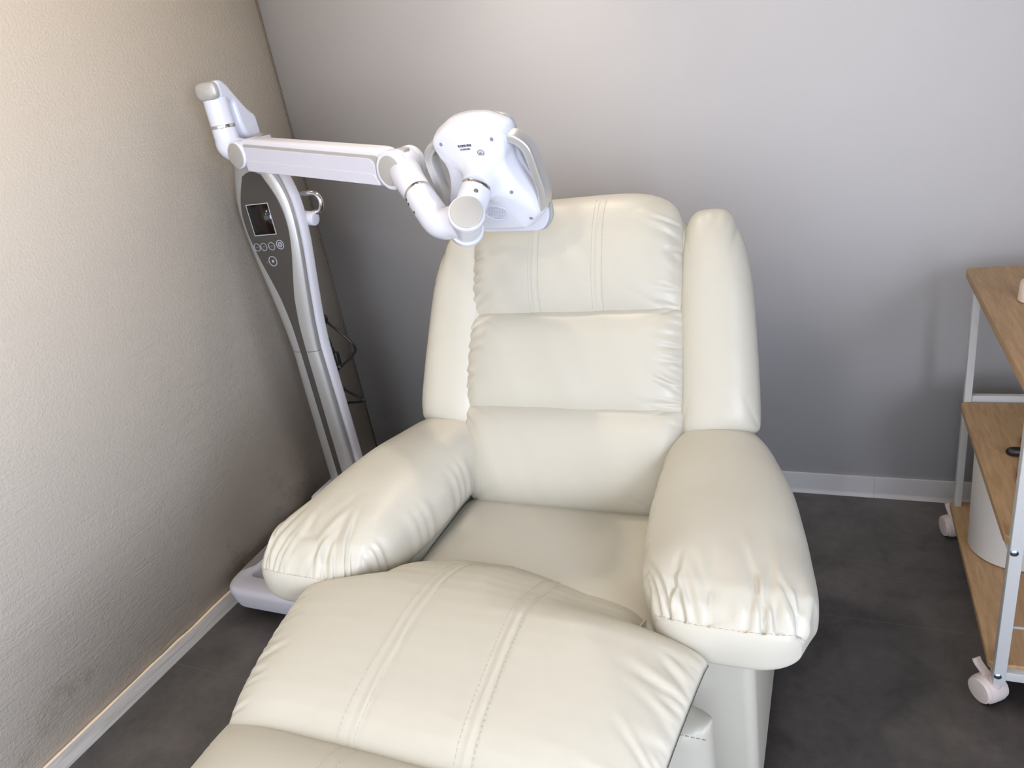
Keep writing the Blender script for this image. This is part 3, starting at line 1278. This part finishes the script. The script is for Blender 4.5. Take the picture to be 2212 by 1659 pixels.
bdir = Vector((ctop.x - VJ.x, ctop.y - VJ.y, 0)).normalized()
bdir = Vector((-0.13, 0.99, 0)).normalized()
bside = Vector((bdir.y, -bdir.x, 0))
Z = Vector((0, 0, 1))
prof_b = round_poly([(-0.022, 1.496), (0.002, 1.500), (0.024, 1.487), (0.060, 1.446), (0.092, 1.414), (0.120, 1.398), (0.123, 1.337), (0.052, 1.337), (0.036, 1.372), (0.030, 1.440), (-0.020, 1.452)], [0.012, 0.012, 0.02, 0.02, 0.02, 0.014, 0.016, 0.02, 0.02, 0.01, 0.012], 6)
br = prism('top_bracket', prof_b, lambda u, v, h: Vector((VJ.x, VJ.y, 0)) + bdir * u + Z * v + bside * h, -0.034, 0.034, M_WHITE, dv, bev=0.010)
bm = bmesh.new()
rings = []
for (t, sc_) in ((-0.020, 1.05), (-0.028, 1.04), (-0.034, 0.94), (-0.037, 0.70), (-0.039, 0.3), (-0.0395, 0.02)):
    c = Vector((VJ.x, VJ.y, 0)) + bdir * t + Z * 1.4735
    rings.append(rrect_ring(c, bside, Z, 0.033 * sc_, 0.0235 * sc_, 3.0))
bm_rings(bm, rings)
from_bm('bracket_cap', bm, M_DISC, dv, True, 50)
lathe('column_collar', (-1.598, 1.782, 1.315), (0, 0, 1), rprof(0.040, 0, 0.03, 0.004), M_DISC, dv)
bm = bmesh.new()
path = catmull([(VJ.x, VJ.y, 1.455), (VJ.x, VJ.y, 1.40), (VJ.x, VJ.y, 1.385)], 6)
bm_rings(bm, sweep_rings(path, 0.0335, 40))
from_bm('swivel_joint', bm, M_WHITE, dv, True, 50)
lathe('swivel_ring', (VJ.x, VJ.y, 1.376), (0, 0, 1), rprof(0.0342, 0, 0.009, 0.0015), M_CHROME, dv)
hub1 = P1 - sd * 0.046
path, rr = catmull([(VJ.x, VJ.y, 1.376), (VJ.x, VJ.y, 1.350), (VJ.x + 0.002, VJ.y + 0.004, 1.322), (hub1.x, hub1.y, 1.296), (hub1.x + .01, hub1.y, 1.272)], 8, [0.0335, 0.0335, 0.035, 0.035, 0.024])
bm = bmesh.new()
bm_rings(bm, sweep_rings(path, rr, 36))
from_bm('elbow_joint', bm, M_WHITE, dv, True, 50)


def arm_pt(t, h, s):
    """t along the arm (m), h up, s towards the room from the disc plane"""
    return P1 + dd * t + uu * h + sd * s


LEN = (P2 - P1).length


def arm_sec_ring(t, hh, s0, s1, p=4.0, n_=48, dz=0.0):
    c = arm_pt(t, dz, (s0 + s1) / 2)
    return rrect_ring(c, sd, uu, abs(s1 - s0) / 2, hh, p, n_)


bm = bmesh.new()
rings = []
for (t, hh) in ((0.0, 0.030), (0.012, 0.040), (0.03, 0.0435), (0.2, 0.0440), (0.45, 0.0445), (LEN - 0.06, 0.045), (LEN - 0.04, 0.043), (LEN - 0.028, 0.034)):
    rings.append(arm_sec_ring(t, hh, -0.064, -0.004, 4.5))
bm_rings(bm, rings)
ab = from_bm('spring_arm', bm, M_WHITE2, dv, True, 50)
# recessed grey border strip and the raised side cover
prism('arm_inset', round_poly([(0.026, 0.030), (LEN - 0.035, 0.030), (LEN - 0.035, -0.034), (0.026, -0.034)], [0.012, 0.02, 0.02, 0.012], 6),
      lambda u, v, h: arm_pt(u, v, h), -0.010, -0.0022, M_DISC, dv)
prism('arm_cover', round_poly([(0.033, 0.023), (LEN - 0.052, 0.023), (LEN - 0.052, -0.036), (0.033, -0.036)], [0.012, 0.028, 0.012, 0.012], 8),
      lambda u, v, h: arm_pt(u, v, h), -0.008, 0.0008, M_LILAC, dv, bev=0.0015)
prism('arm_cover', round_poly([(0.036, -0.012), (LEN - 0.058, -0.012), (LEN - 0.040, -0.038), (0.036, -0.040)], [0.004, 0.012, 0.006, 0.006], 6),
      lambda u, v, h: arm_pt(u, v, h), -0.006, 0.0024, M_LILAC, dv, bev=0.0012)


def hub(c, ax, r, h0, h1, disc_r, m=M_WHITE, name='joint_hub'):
    o = lathe(name, c, ax, rprof(r, h0, h1, 0.006, 5), m, dv, 56)
    lathe('joint_disc', c, ax, rprof(disc_r, h1 - 0.003, h1 + 0.0016, 0.0012), M_DISC, o, 48)
    return o


hub(P1, sd, 0.0375, -0.022, 0.006, 0.0330)
lathe('joint_hub', P1, sd, rprof(0.0375, -0.072, -0.040, 0.005), M_WHITE, dv)
hub(P2, sd, 0.0455, -0.018, 0.006, 0.0345)
lathe('joint_hub', P2, sd, rprof(0.0455, -0.078, -0.060, 0.006), M_WHITE, dv)
lathe('joint_knuckle', P2, sd, rprof(0.0440, -0.060, -0.018, 0.001), M_WHITE, dv)
# small grey plate and screw on top of the knuckle
box('knuckle_plate', P2 - sd * 0.036 + uu * 0.0420 + dd * 0.012, (0.020, 0.022, 0.006), M_DISC, dv, 0.001, rot=Matrix((sd, dd, uu)).transposed())

# head frame
HC = Vector((-0.707, 1.475, 1.204))
HX = Vector((0.990, -0.141, -0.011)).normalized()
HN = Vector((-0.137, -0.936, -0.324)).normalized()
HX = (HX - HN * HX.dot(HN)).normalized()
HU = HN.cross(HX) * -1
if HU.z < 0:
    HU = -HU


def hp(x, u, n_):
    return HC + HX * x + HU * u + HN * n_


# distal joint
Vv = Vector((-0.428, 0.896, -0.122))
Rr = Vector((0.898, 0.406, -0.166))
Uu = Vector((0.099, 0.181, 0.979))
P3 = CAMPOS + (fw + rt * ((1008 - 1106) / 1572.86) - up * ((458 - 829.5) / 1572.86)) * 1.475
P3 = Vector((round(P3.x, 3), round(P3.y, 3), round(P3.z, 3)))
ax3 = (Rr * -0.03 + Uu * -0.42 + Vv * 0.907).normalized()      # from the disc into the joint
B3 = P3 + ax3 * 0.055
# second link: knuckle -> elbow -> barrel
K0 = P2 - sd * 0.039
L1 = Vector((-0.902, 1.478, 1.196))
L2 = Vector((-0.840, 1.420, 1.152))
bm = bmesh.new()
path, rr = catmull([K0, K0.lerp(L1, 0.5), L1, L1.lerp(L2, 0.5)], 8, [0.037, 0.037, 0.035, 0.0335])
bm_rings(bm, sweep_rings(path, rr, 40))
from_bm('link_upper', bm, M_WHITE, dv, True, 50)
tdir = (path[-1] - path[-3]).normalized()
lathe('link_ring', path[-1], tdir, rprof(0.0345, -0.002, 0.008, 0.0015), M_CHROME, dv)
S0 = path[-1] + tdir * 0.008
bm = bmesh.new()
L3 = Vector((-0.798, 1.388, 1.122))
path, rr = catmull([S0, S0 + tdir * 0.02, L3, B3 + (L3 - B3) * 0.40, B3], 8, [0.0335, 0.034, 0.035, 0.0345, 0.030])
bm_rings(bm, sweep_rings(path, rr, 40))
ll = from_bm('link_lower', bm, M_WHITE, dv, True, 50)
for k in range(3):
    # three dark screw holes along the underside of the elbow
    c = path[3 + k * 4]
    t = (path[4 + k * 4] - path[2 + k * 4]).normalized()
    vd = (CAMPOS - c).normalized()
    q = t.cross(vd).normalized()
    if q.z > 0:
        q = -q
    q = (q * 0.90 + (vd - t * vd.dot(t)).normalized() * 0.44).normalized()
    lathe('screw_hole', c + q * (rr[3 + k * 4] - 0.0015), q, rprof(0.0034, 0, 0.0022, 0.0005), M_HOLE, ll, 16)
lathe('joint_barrel', P3, ax3, rprof(0.0335, 0.006, 0.108, 0.003), M_WHITE, dv, 56)
hb = lathe('joint_ring', P3, ax3, rprof(0.0385, 0.0, 0.030, 0.008, 6), M_WHITE, dv, 56)
lathe('joint_disc', P3, -ax3, rprof(0.0340, -0.002, 0.0018, 0.0012), M_DISC, hb, 56)
lathe('joint_ring', P3, ax3, rprof(0.0375, 0.088, 0.112, 0.007, 6), M_WHITE, dv, 56)

# neck sleeve from the barrel to the back of the lamp head
NK = hp(0.018, 0.004, 0.078)
Q0 = P3 + ax3 * 0.035
nd_ = (NK - Q0).normalized()
Ln = (NK - Q0).length
ns = lathe('neck_sleeve', Q0, nd_, rprof(0.0335, 0.0, Ln - 0.003, 0.002), M_WHITE, dv, 56)
lathe('neck_ring', Q0, nd_, rprof(0.0343, Ln - 0.004, Ln + 0.003, 0.001), M_CHROME, ns, 56)
scw = Q0 + nd_ * (Ln * 0.70)
vd = (CAMPOS - scw)
vd = (vd - nd_ * vd.dot(nd_)).normalized()
lathe('screw', scw + vd * 0.0325, vd, rprof(0.005, 0, 0.002, 0.0006), M_CHROME, ns, 20)

# lamp head: outline in its own plane (x right, u up)
right = [(0.0, 0.1300), (0.040, 0.1260), (0.070, 0.114), (0.090, 0.101), (0.0940, 0.084), (0.0890, 0.062), (0.080, 0.038), (0.0820, 0.010), (0.094, -0.022), (0.109, -0.050), (0.1175, -0.078), (0.116, -0.099), (0.098, -0.116), (0.080, -0.130), (0.060, -0.1345)]
left = [(-x, u) for x, u in right[1:]][::-1]
OUT = smooth_closed(right + left, 5)
mn = len(OUT)
ncx, ncu = 0.018, 0.004


def head_ring(tfrac, n_, grow=0.0):
    """blend between the plate outline and the neck circle"""
    out = []
    for (x, u) in OUT:
        a = math.atan2(u - ncu, x - ncx)
        rx, ru = ncx + 0.0335 * math.cos(a), ncu + 0.0335 * math.sin(a)
        L = math.hypot(x, u)
        gx, gu = x * (1 + grow / max(L, 0.05)), u * (1 + grow / max(L, 0.05))
        out.append(hp(gx * (1 - tfrac) + rx * tfrac, gu * (1 - tfrac) + ru * tfrac, n_))
    return out


bm = bmesh.new()
prof = [(0.0, -0.022, -0.004), (0.0, -0.018, 0.0), (0.0, 0.000, 0.0), (0.015, 0.010, 0), (0.05, 0.024, 0), (0.085, 0.0315, 0), (0.14, 0.0345, 0), (0.40, 0.0390, 0),
        (0.60, 0.0430, 0), (0.76, 0.0480, 0), (0.88, 0.0560, 0), (0.96, 0.0670, 0), (1.0, 0.0790, 0)]
bm_rings(bm, [head_ring(a, b, c) for a, b, c in prof])
hs_ = from_bm('lamp_head', bm, M_WHITE, dv, True, 70)
# parting line between the shell halves
bm = bmesh.new()
bm_rings(bm, [head_ring(0, -0.0195, 0.0004), head_ring(0, -0.0185, 0.0010), head_ring(0, -0.0178, 0.0004)])
from_bm('parting_line', bm, M_RECESS, hs_, True)
# front light pane, a little larger than the shell
pane = [(-0.085, 0.106), (-0.05, 0.117), (0.05, 0.117), (0.085, 0.106), (0.092, 0.02), (0.117, -0.095), (0.110, -0.140), (0.084, -0.168), (-0.084, -0.168), (-0.110, -0.140), (-0.117, -0.095), (-0.092, 0.02)]
prism('light_pane', round_poly(pane, 0.02, 6), hp, -0.034, -0.0225, M_PANE, hs_, bev=0.002)
prism('pane_rim', round_poly([(x * 0.965, u * 0.965) for x, u in pane], 0.02, 6), hp, -0.0230, -0.0120, M_WHITE, hs_, bev=0.002)

# side handles
def flat_sec(th):
    p = 5.0
    c, s = math.cos(th), math.sin(th)
    return math.copysign(abs(c) ** (2 / p), c) * 1.15, math.copysign(abs(s) ** (2 / p), s) * 1.75


for sg in (-1, 1):
    pts = [(0.084, 0.078), (0.104, 0.074), (0.122, 0.056), (0.1275, 0.030), (0.1290, -0.010), (0.1300, -0.045), (0.1225, -0.074), (0.106, -0.087)]
    P = [hp(sg * x, u, 0.006) for x, u in pts]
    path = catmull(P, 8)
    bm = bmesh.new()
    rings = []
    for i, p in enumerate(path):
        t = (path[min(i + 1, len(path) - 1)] - path[max(i - 1, 0)]).normalized()
        a = t.cross(HN).normalized()
        rings.append([p + a * (flat_sec(2 * math.pi * j / 28)[0] * 0.0095) + HN * (flat_sec(2 * math.pi * j / 28)[1] * 0.0095) for j in range(28)])
    bm_rings(bm, rings)
    from_bm('side_handle', bm, M_SILVER, hs_, True, 60)


def on_shell(x, u):
    """surface height of the shell at a head-plane point"""
    o = hp(x, u, 0.15)
    ok, loc, nrm, _ = hs_.ray_cast(hs_.matrix_world.inverted() @ o, hs_.matrix_world.to_3x3().inverted() @ (-HN))
    return (hs_.matrix_world @ loc, nrm) if ok else (hp(x, u, 0.04), HN)


bpy.context.view_layer.update()
for x, u in ((-0.062, 0.088), (0.066, 0.088), (0.0735, -0.030), (0.094, -0.100)):
    p, nn = on_shell(x, u)
    lathe('screw_hole', p - nn * 0.001, nn, rprof(0.0042, 0, 0.0016, 0.0005), M_DIMPLE, hs_, 18)
# speaker grille
bm = bmesh.new()
gcx, gcu = 0.016, -0.078
p0, n0_ = on_shell(gcx, gcu)
for i in range(-6, 7):
    for j in range(-4, 5):
        x, u = i * 0.0042 + (j % 2) * 0.0021, j * 0.0040
        if (x / 0.027) ** 2 + (u / 0.0185) ** 2 > 0.86:
            continue
        p, nn = on_shell(gcx + x, gcu + u)
        bm_rings(bm, lathe_rings(p - nn * 0.0006, nn, [(0, 0.0009), (0.001, 0.0009)], 7))
grl = from_bm('speaker_grille', bm, M_DIMPLE, hs_, False)
grl['kind'] = 'stuff'
bm = bmesh.new()
path = []
for k in range(49):
    a = 2 * math.pi * k / 48
    p, nn = on_shell(gcx + 0.030 * math.cos(a), gcu + 0.0205 * math.sin(a))
    path.append(p)
bm_rings(bm, sweep_rings(path, 0.0008, 6))
from_bm('grille_rim', bm, M_WHITE, hs_, True)
# serial barcode with its number line
rb = random.Random(3)
bm = bmesh.new()
x = -0.018
while x < 0.0155:
    wd = rb.choice((0.0004, 0.0006, 0.0010, 0.0014))
    p, nn = on_shell(x, 0.0815)
    for (du, hgt) in ((0.0, 0.0062),):
        bm_box(bm, p + nn * 0.0003 + HU * du, (wd, hgt, 0.0003), 0, 1, Matrix((HX, HU, HN)).transposed())
    x += wd + rb.choice((0.0005, 0.0007, 0.0011))
from_bm('barcode_label', bm, M_INK, hs_, False)
p, nn = on_shell(0.0, 0.0755)
letters('CF20053001', 0.0052, p, HX, HU, HN, M_INK, hs_, 'serial_number', 0.0018)
p, nn = on_shell(0.036, 0.0655)
bm = bmesh.new()
rg_ = []
n48 = 36
ux_, uy_ = HX, HU
vr = []
for (a, b, h) in ((0.0072, 0.0057, 0), (0.0072, 0.0057, 0.0006), (0.0080, 0.0065, 0.0006), (0.0080, 0.0065, 0)):
    vr.append([bm.verts.new(p + nn * (0.0016 + h) + ux_ * a * math.cos(2 * math.pi * j / n48) + uy_ * b * math.sin(2 * math.pi * j / n48)) for j in range(n48)])
for i in range(4):
    for j in range(n48):
        bm.faces.new((vr[i][j], vr[i][(j + 1) % n48], vr[(i + 1) % 4][(j + 1) % n48], vr[(i + 1) % 4][j]))
mk = from_bm('inspection_mark', bm, M_INK, hs_, False)
letters('QC', 0.0042, p + HU * 0.0020, HX, HU, HN, M_INK, mk, 'mark_text', 0.0024)
letters('PASSED', 0.0030, p - HU * 0.0018, HX, HU, HN, M_INK, mk, 'mark_text', 0.0024)

# power cord gathered behind the column
YC = 1.845
ca = [(-1.585, 0.86), (-1.583, 0.82), (-1.588, 0.775), (-1.575, 0.757), (-1.558, 0.758), (-1.552, 0.745), (-1.578, 0.713), (-1.595, 0.697)]
cb = [(-1.600, 0.768), (-1.580, 0.752), (-1.558, 0.728), (-1.512, 0.696), (-1.484, 0.668), (-1.476, 0.640), (-1.495, 0.611), (-1.538, 0.580), (-1.577, 0.551), (-1.590, 0.528), (-1.590, 0.505), (-1.562, 0.475), (-1.522, 0.459), (-1.489, 0.449), (-1.492, 0.443), (-1.525, 0.434), (-1.60, 0.424), (-1.63, 0.40)]
cc = [(-1.597, 0.750), (-1.578, 0.713), (-1.562, 0.675), (-1.560, 0.641)]
crd = tag(tube('power_cord', [(x, YC + 0.008 * math.sin(i * 1.3), z) for i, (x, z) in enumerate(cb)], 0.0044, M_BLACK, None, 12, 10), '', '')
del crd['label'], crd['category']
crd.parent = dv
crd.matrix_parent_inverse = dv.matrix_world.inverted()
tube('power_cord', [(x, YC - 0.006, z) for x, z in ca], 0.0042, M_BLACK, dv, 12, 10)
tube('power_cord', [(x, YC - 0.012, z) for x, z in cc], 0.0044, M_BLACK, dv, 12, 10)
plug = box('power_plug', (-1.556, YC - 0.012, 0.605), (0.030, 0.020, 0.048), M_BLACK, dv, 0.005)
box('plug_neck', (-1.560, YC - 0.012, 0.634), (0.012, 0.012, 0.022), M_BLACK, plug, 0.003)
for dx in (-0.006, 0.006):
    box('plug_prong', (-1.554 + dx, YC - 0.012, 0.577), (0.0015, 0.006, 0.016), M_CHROME, plug, 0.0004)

# ================================================================== TROLLEY
ct = thing('trolley', 'three-tier trolley with oak boards and white metal frame on casters beside the armchair', 'trolley', (0.5, 1.68, 0))
CYAW = R(0.96)


def cz(x, y, z):
    c, s = math.cos(CYAW), math.sin(CYAW)
    return Vector((0.297 + x * c - y * s, 1.375 + x * s + y * c, z))


CR = Matrix.Rotation(CYAW, 3, 'Z')
DW, DD = 0.42, 0.60


def cbox(name, x0, x1, y0, y1, z0, z1, m, bev=0.003, parent=None):
    return box(name, cz((x0 + x1) / 2, (y0 + y1) / 2, (z0 + z1) / 2), (x1 - x0, y1 - y0, z1 - z0), m, parent or ct, bev, 3, CR)


def board(z1, th, x0, x1, y0, y1, name='shelf_board'):
    o = prism(name, round_poly([(x0, y0), (x1, y0), (x1, y1), (x0, y1)], 0.012, 5), lambda u, v, h: cz(u, v, h), z1 - th, z1, M_WOOD, ct, bev=0.0025)
    return o


board(0.768, 0.022, -0.008, DW + 0.008, -0.02, 0.655, 'top_board')
board(0.428, 0.018, -0.004, DW, 0.012, 0.592)
board(0.106, 0.018, -0.004, DW, 0.012, 0.620)
for px in (0.0, DW - 0.022):
    for py, zt_ in ((-0.004, 0.746), (0.594, 0.746)):
        px += 0.004 if py < 0.3 and px < 0.1 else 0.0
        cbox('post', px, px + (0.022 if py < 0.3 else 0.017), py, py + 0.022, 0.062, zt_, M_CARTMET, 0.0015)
for py in (-0.002, 0.598):
    cbox('crossbar', 0.022, DW - 0.022, py, py + 0.016, 0.075, 0.097, M_CARTMET, 0.0015)
    cbox('crossbar', 0.022, DW - 0.022, py, py + 0.016, 0.395, 0.413 + (0.03 if py > 0.3 else 0), M_CARTMET, 0.0015)
    cbox('crossbar', 0.022, DW - 0.022, py, py + 0.016, 0.722, 0.744, M_CARTMET, 0.0015)
for px in (0.003, DW - 0.019):
    for z in (0.078, 0.394, 0.730):
        cbox('side_rail', px, px + 0.014, 0.018, 0.594, z, z + 0.014, M_CARTMET, 0.001)
bm = bmesh.new()
bm_rings(bm, sweep_rings([cz(0.02, 0.004, 0.215), cz(DW - 0.02, 0.004, 0.215)], 0.003, 10))
from_bm('guard_wire', bm, M_CARTMET, ct)
for z in (0.402, 0.086, 0.735):
    c = cz(0.011, -0.004, z)
    s_ = lathe('screw', c, (0, -1, 0), [(0, 0), (0, 0.0072), (0.0012, 0.0072), (0.0028, 0.005), (0.0034, 0.002), (0.0034, 0)], M_SCREW, ct, 24)


def caster(x, y, ang, lever=True):
    """double-wheel caster with hood and brake lever"""
    base = cz(x, y, 0)
    ca_, sa_ = math.cos(ang), math.sin(ang)
    fx = Vector((ca_, sa_, 0))            # rolling direction
    ax = Vector((-sa_, ca_, 0))           # axle
    o = base - fx * 0.014 + Vector((0, 0, 0.0285))
    cst = None
    # hood: half drum over the wheels
    bm = bmesh.new()
    rings = []
    for s_, rr_ in ((-0.019, 0.027), (-0.0175, 0.0305), (-0.010, 0.0315), (0.010, 0.0315), (0.0175, 0.0305), (0.019, 0.027)):
        ring = []
        for k in range(25):
            a = R(-40) + (R(205) - R(-40)) * k / 24
            ring.append(o + ax * s_ + fx * (math.cos(a) * rr_) + Vector((0, 0, math.sin(a) * rr_)))
        for k in range(25):
            a = R(205) - (R(205) - R(-40)) * k / 24
            ring.append(o + ax * s_ + fx * (math.cos(a) * (rr_ - 0.004)) + Vector((0, 0, math.sin(a) * (rr_ - 0.004))))
        rings.append(ring)
    bm_rings(bm, rings)
    cst = from_bm('caster', bm, M_CASTER, ct, True, 50)
    for s_ in (-0.026, 0.013):
        lathe('wheel', o + ax * s_, ax, rprof(0.0283, 0, 0.013, 0.003), M_CASTER, cst, 40)
    lathe('stem', base + Vector((0, 0, 0.040)), (0, 0, 1), rprof(0.012, 0, 0.024, 0.002), M_CASTER, cst, 28)
    if lever:
        p = [o + fx * -0.006 + Vector((0, 0, 0.029)), o + fx * -0.020 + Vector((0, 0, 0.036)), o + fx * -0.031 + Vector((0, 0, 0.042)), o + fx * -0.037 + Vector((0, 0, 0.050))]
        path = catmull(p, 6)
        bm = bmesh.new()
        rings = []
        for i, q in enumerate(path):
            t = (path[min(i + 1, len(path) - 1)] - path[max(i - 1, 0)]).normalized()
            nn = ax.cross(t).normalized()
            rings.append([q + ax * 0.009 + nn * 0.0022, q - ax * 0.009 + nn * 0.0022, q - ax * 0.009 - nn * 0.0022, q + ax * 0.009 - nn * 0.0022])
        bm_rings(bm, rings)
        from_bm('brake_lever', bm, M_CASTER, cst, True, 40)
    return cst


caster(0.011, 0.010, R(-53))
caster(0.011, 0.600, R(-74))
caster(DW - 0.011, 0.010, R(-60))
caster(DW - 0.011, 0.600, R(-30))

# waste bin standing on the bottom board
bx_, by_ = 0.402, 1.800
bh0, bh1 = 0.1075, 0.375
bn = lathe('waste_bin', (bx_, by_, bh0), (0, 0, 1),
           [(0, 0), (0.0, 0.094), (0.004, 0.099), (bh1 - bh0 - 0.004, 0.1035), (bh1 - bh0, 0.1025), (bh1 - bh0, 0.0985), (bh1 - bh0 - 0.004, 0.0980), (0.006, 0.092), (0.005, 0)], M_BIN, None, 96)
tag(bn, 'round pale grey waste bin standing on the bottom board of the trolley', 'bin')
lnr = tube('bin_liner', [(bx_ + 0.068 * math.cos(a) * (1 + .08 * math.sin(5 * a)), by_ + 0.068 * math.sin(a), 0.325 + 0.008 * math.sin(3 * a)) for a in [2 * math.pi * k / 14 for k in range(15)]], 0.022, M_BLACK, None, 16, 6)
tag(lnr, 'crumpled black plastic lying inside the pale grey waste bin', 'waste')

# small cup on the top board
cpb = (0.372, 1.775, 0.7685)
cp = lathe('small_pot', cpb, (0, 0, 1), [(0, 0), (0, 0.0255), (0.002, 0.028), (0.040, 0.0265), (0.044, 0.025), (0.044, 0.0165), (0.040, 0.0150), (0.008, 0.0145), (0.008, 0)], M_CUP, None, 56)
tag(cp, 'small cream thick-walled pot standing on the top oak board', 'pot')
# black rounded handset end on the middle board
bk = lathe('black_cap', (0.3675, 1.700, 0.4392), (-1, -0.02, 0), [(0, 0), (0, 0.0104), (0.001, 0.0112), (0.012, 0.0112), (0.019, 0.0100), (0.024, 0.0072), (0.0268, 0.0035), (0.0275, 0)], M_BLACK, None, 40)
tag(bk, 'small black round-ended cap lying on the middle oak board', 'cap')
# brown pouch beside it
po_ = [(0.392, 1.785), (0.378, 1.740), (0.3755, 1.690), (0.350, 1.625), (0.3435, 1.590), (0.346, 1.570), (0.365, 1.545), (0.50, 1.53), (0.53, 1.66), (0.50, 1.79)]
pch = prism('brown_pouch', smooth_closed(po_, 6), lambda u, v, h: Vector((u, v, h)), 0.4288, 0.4345, M_AMBER, None, bev=0.002)
tag(pch, 'flat brown leather-like pouch on the middle board, half hidden by the front post', 'pouch')
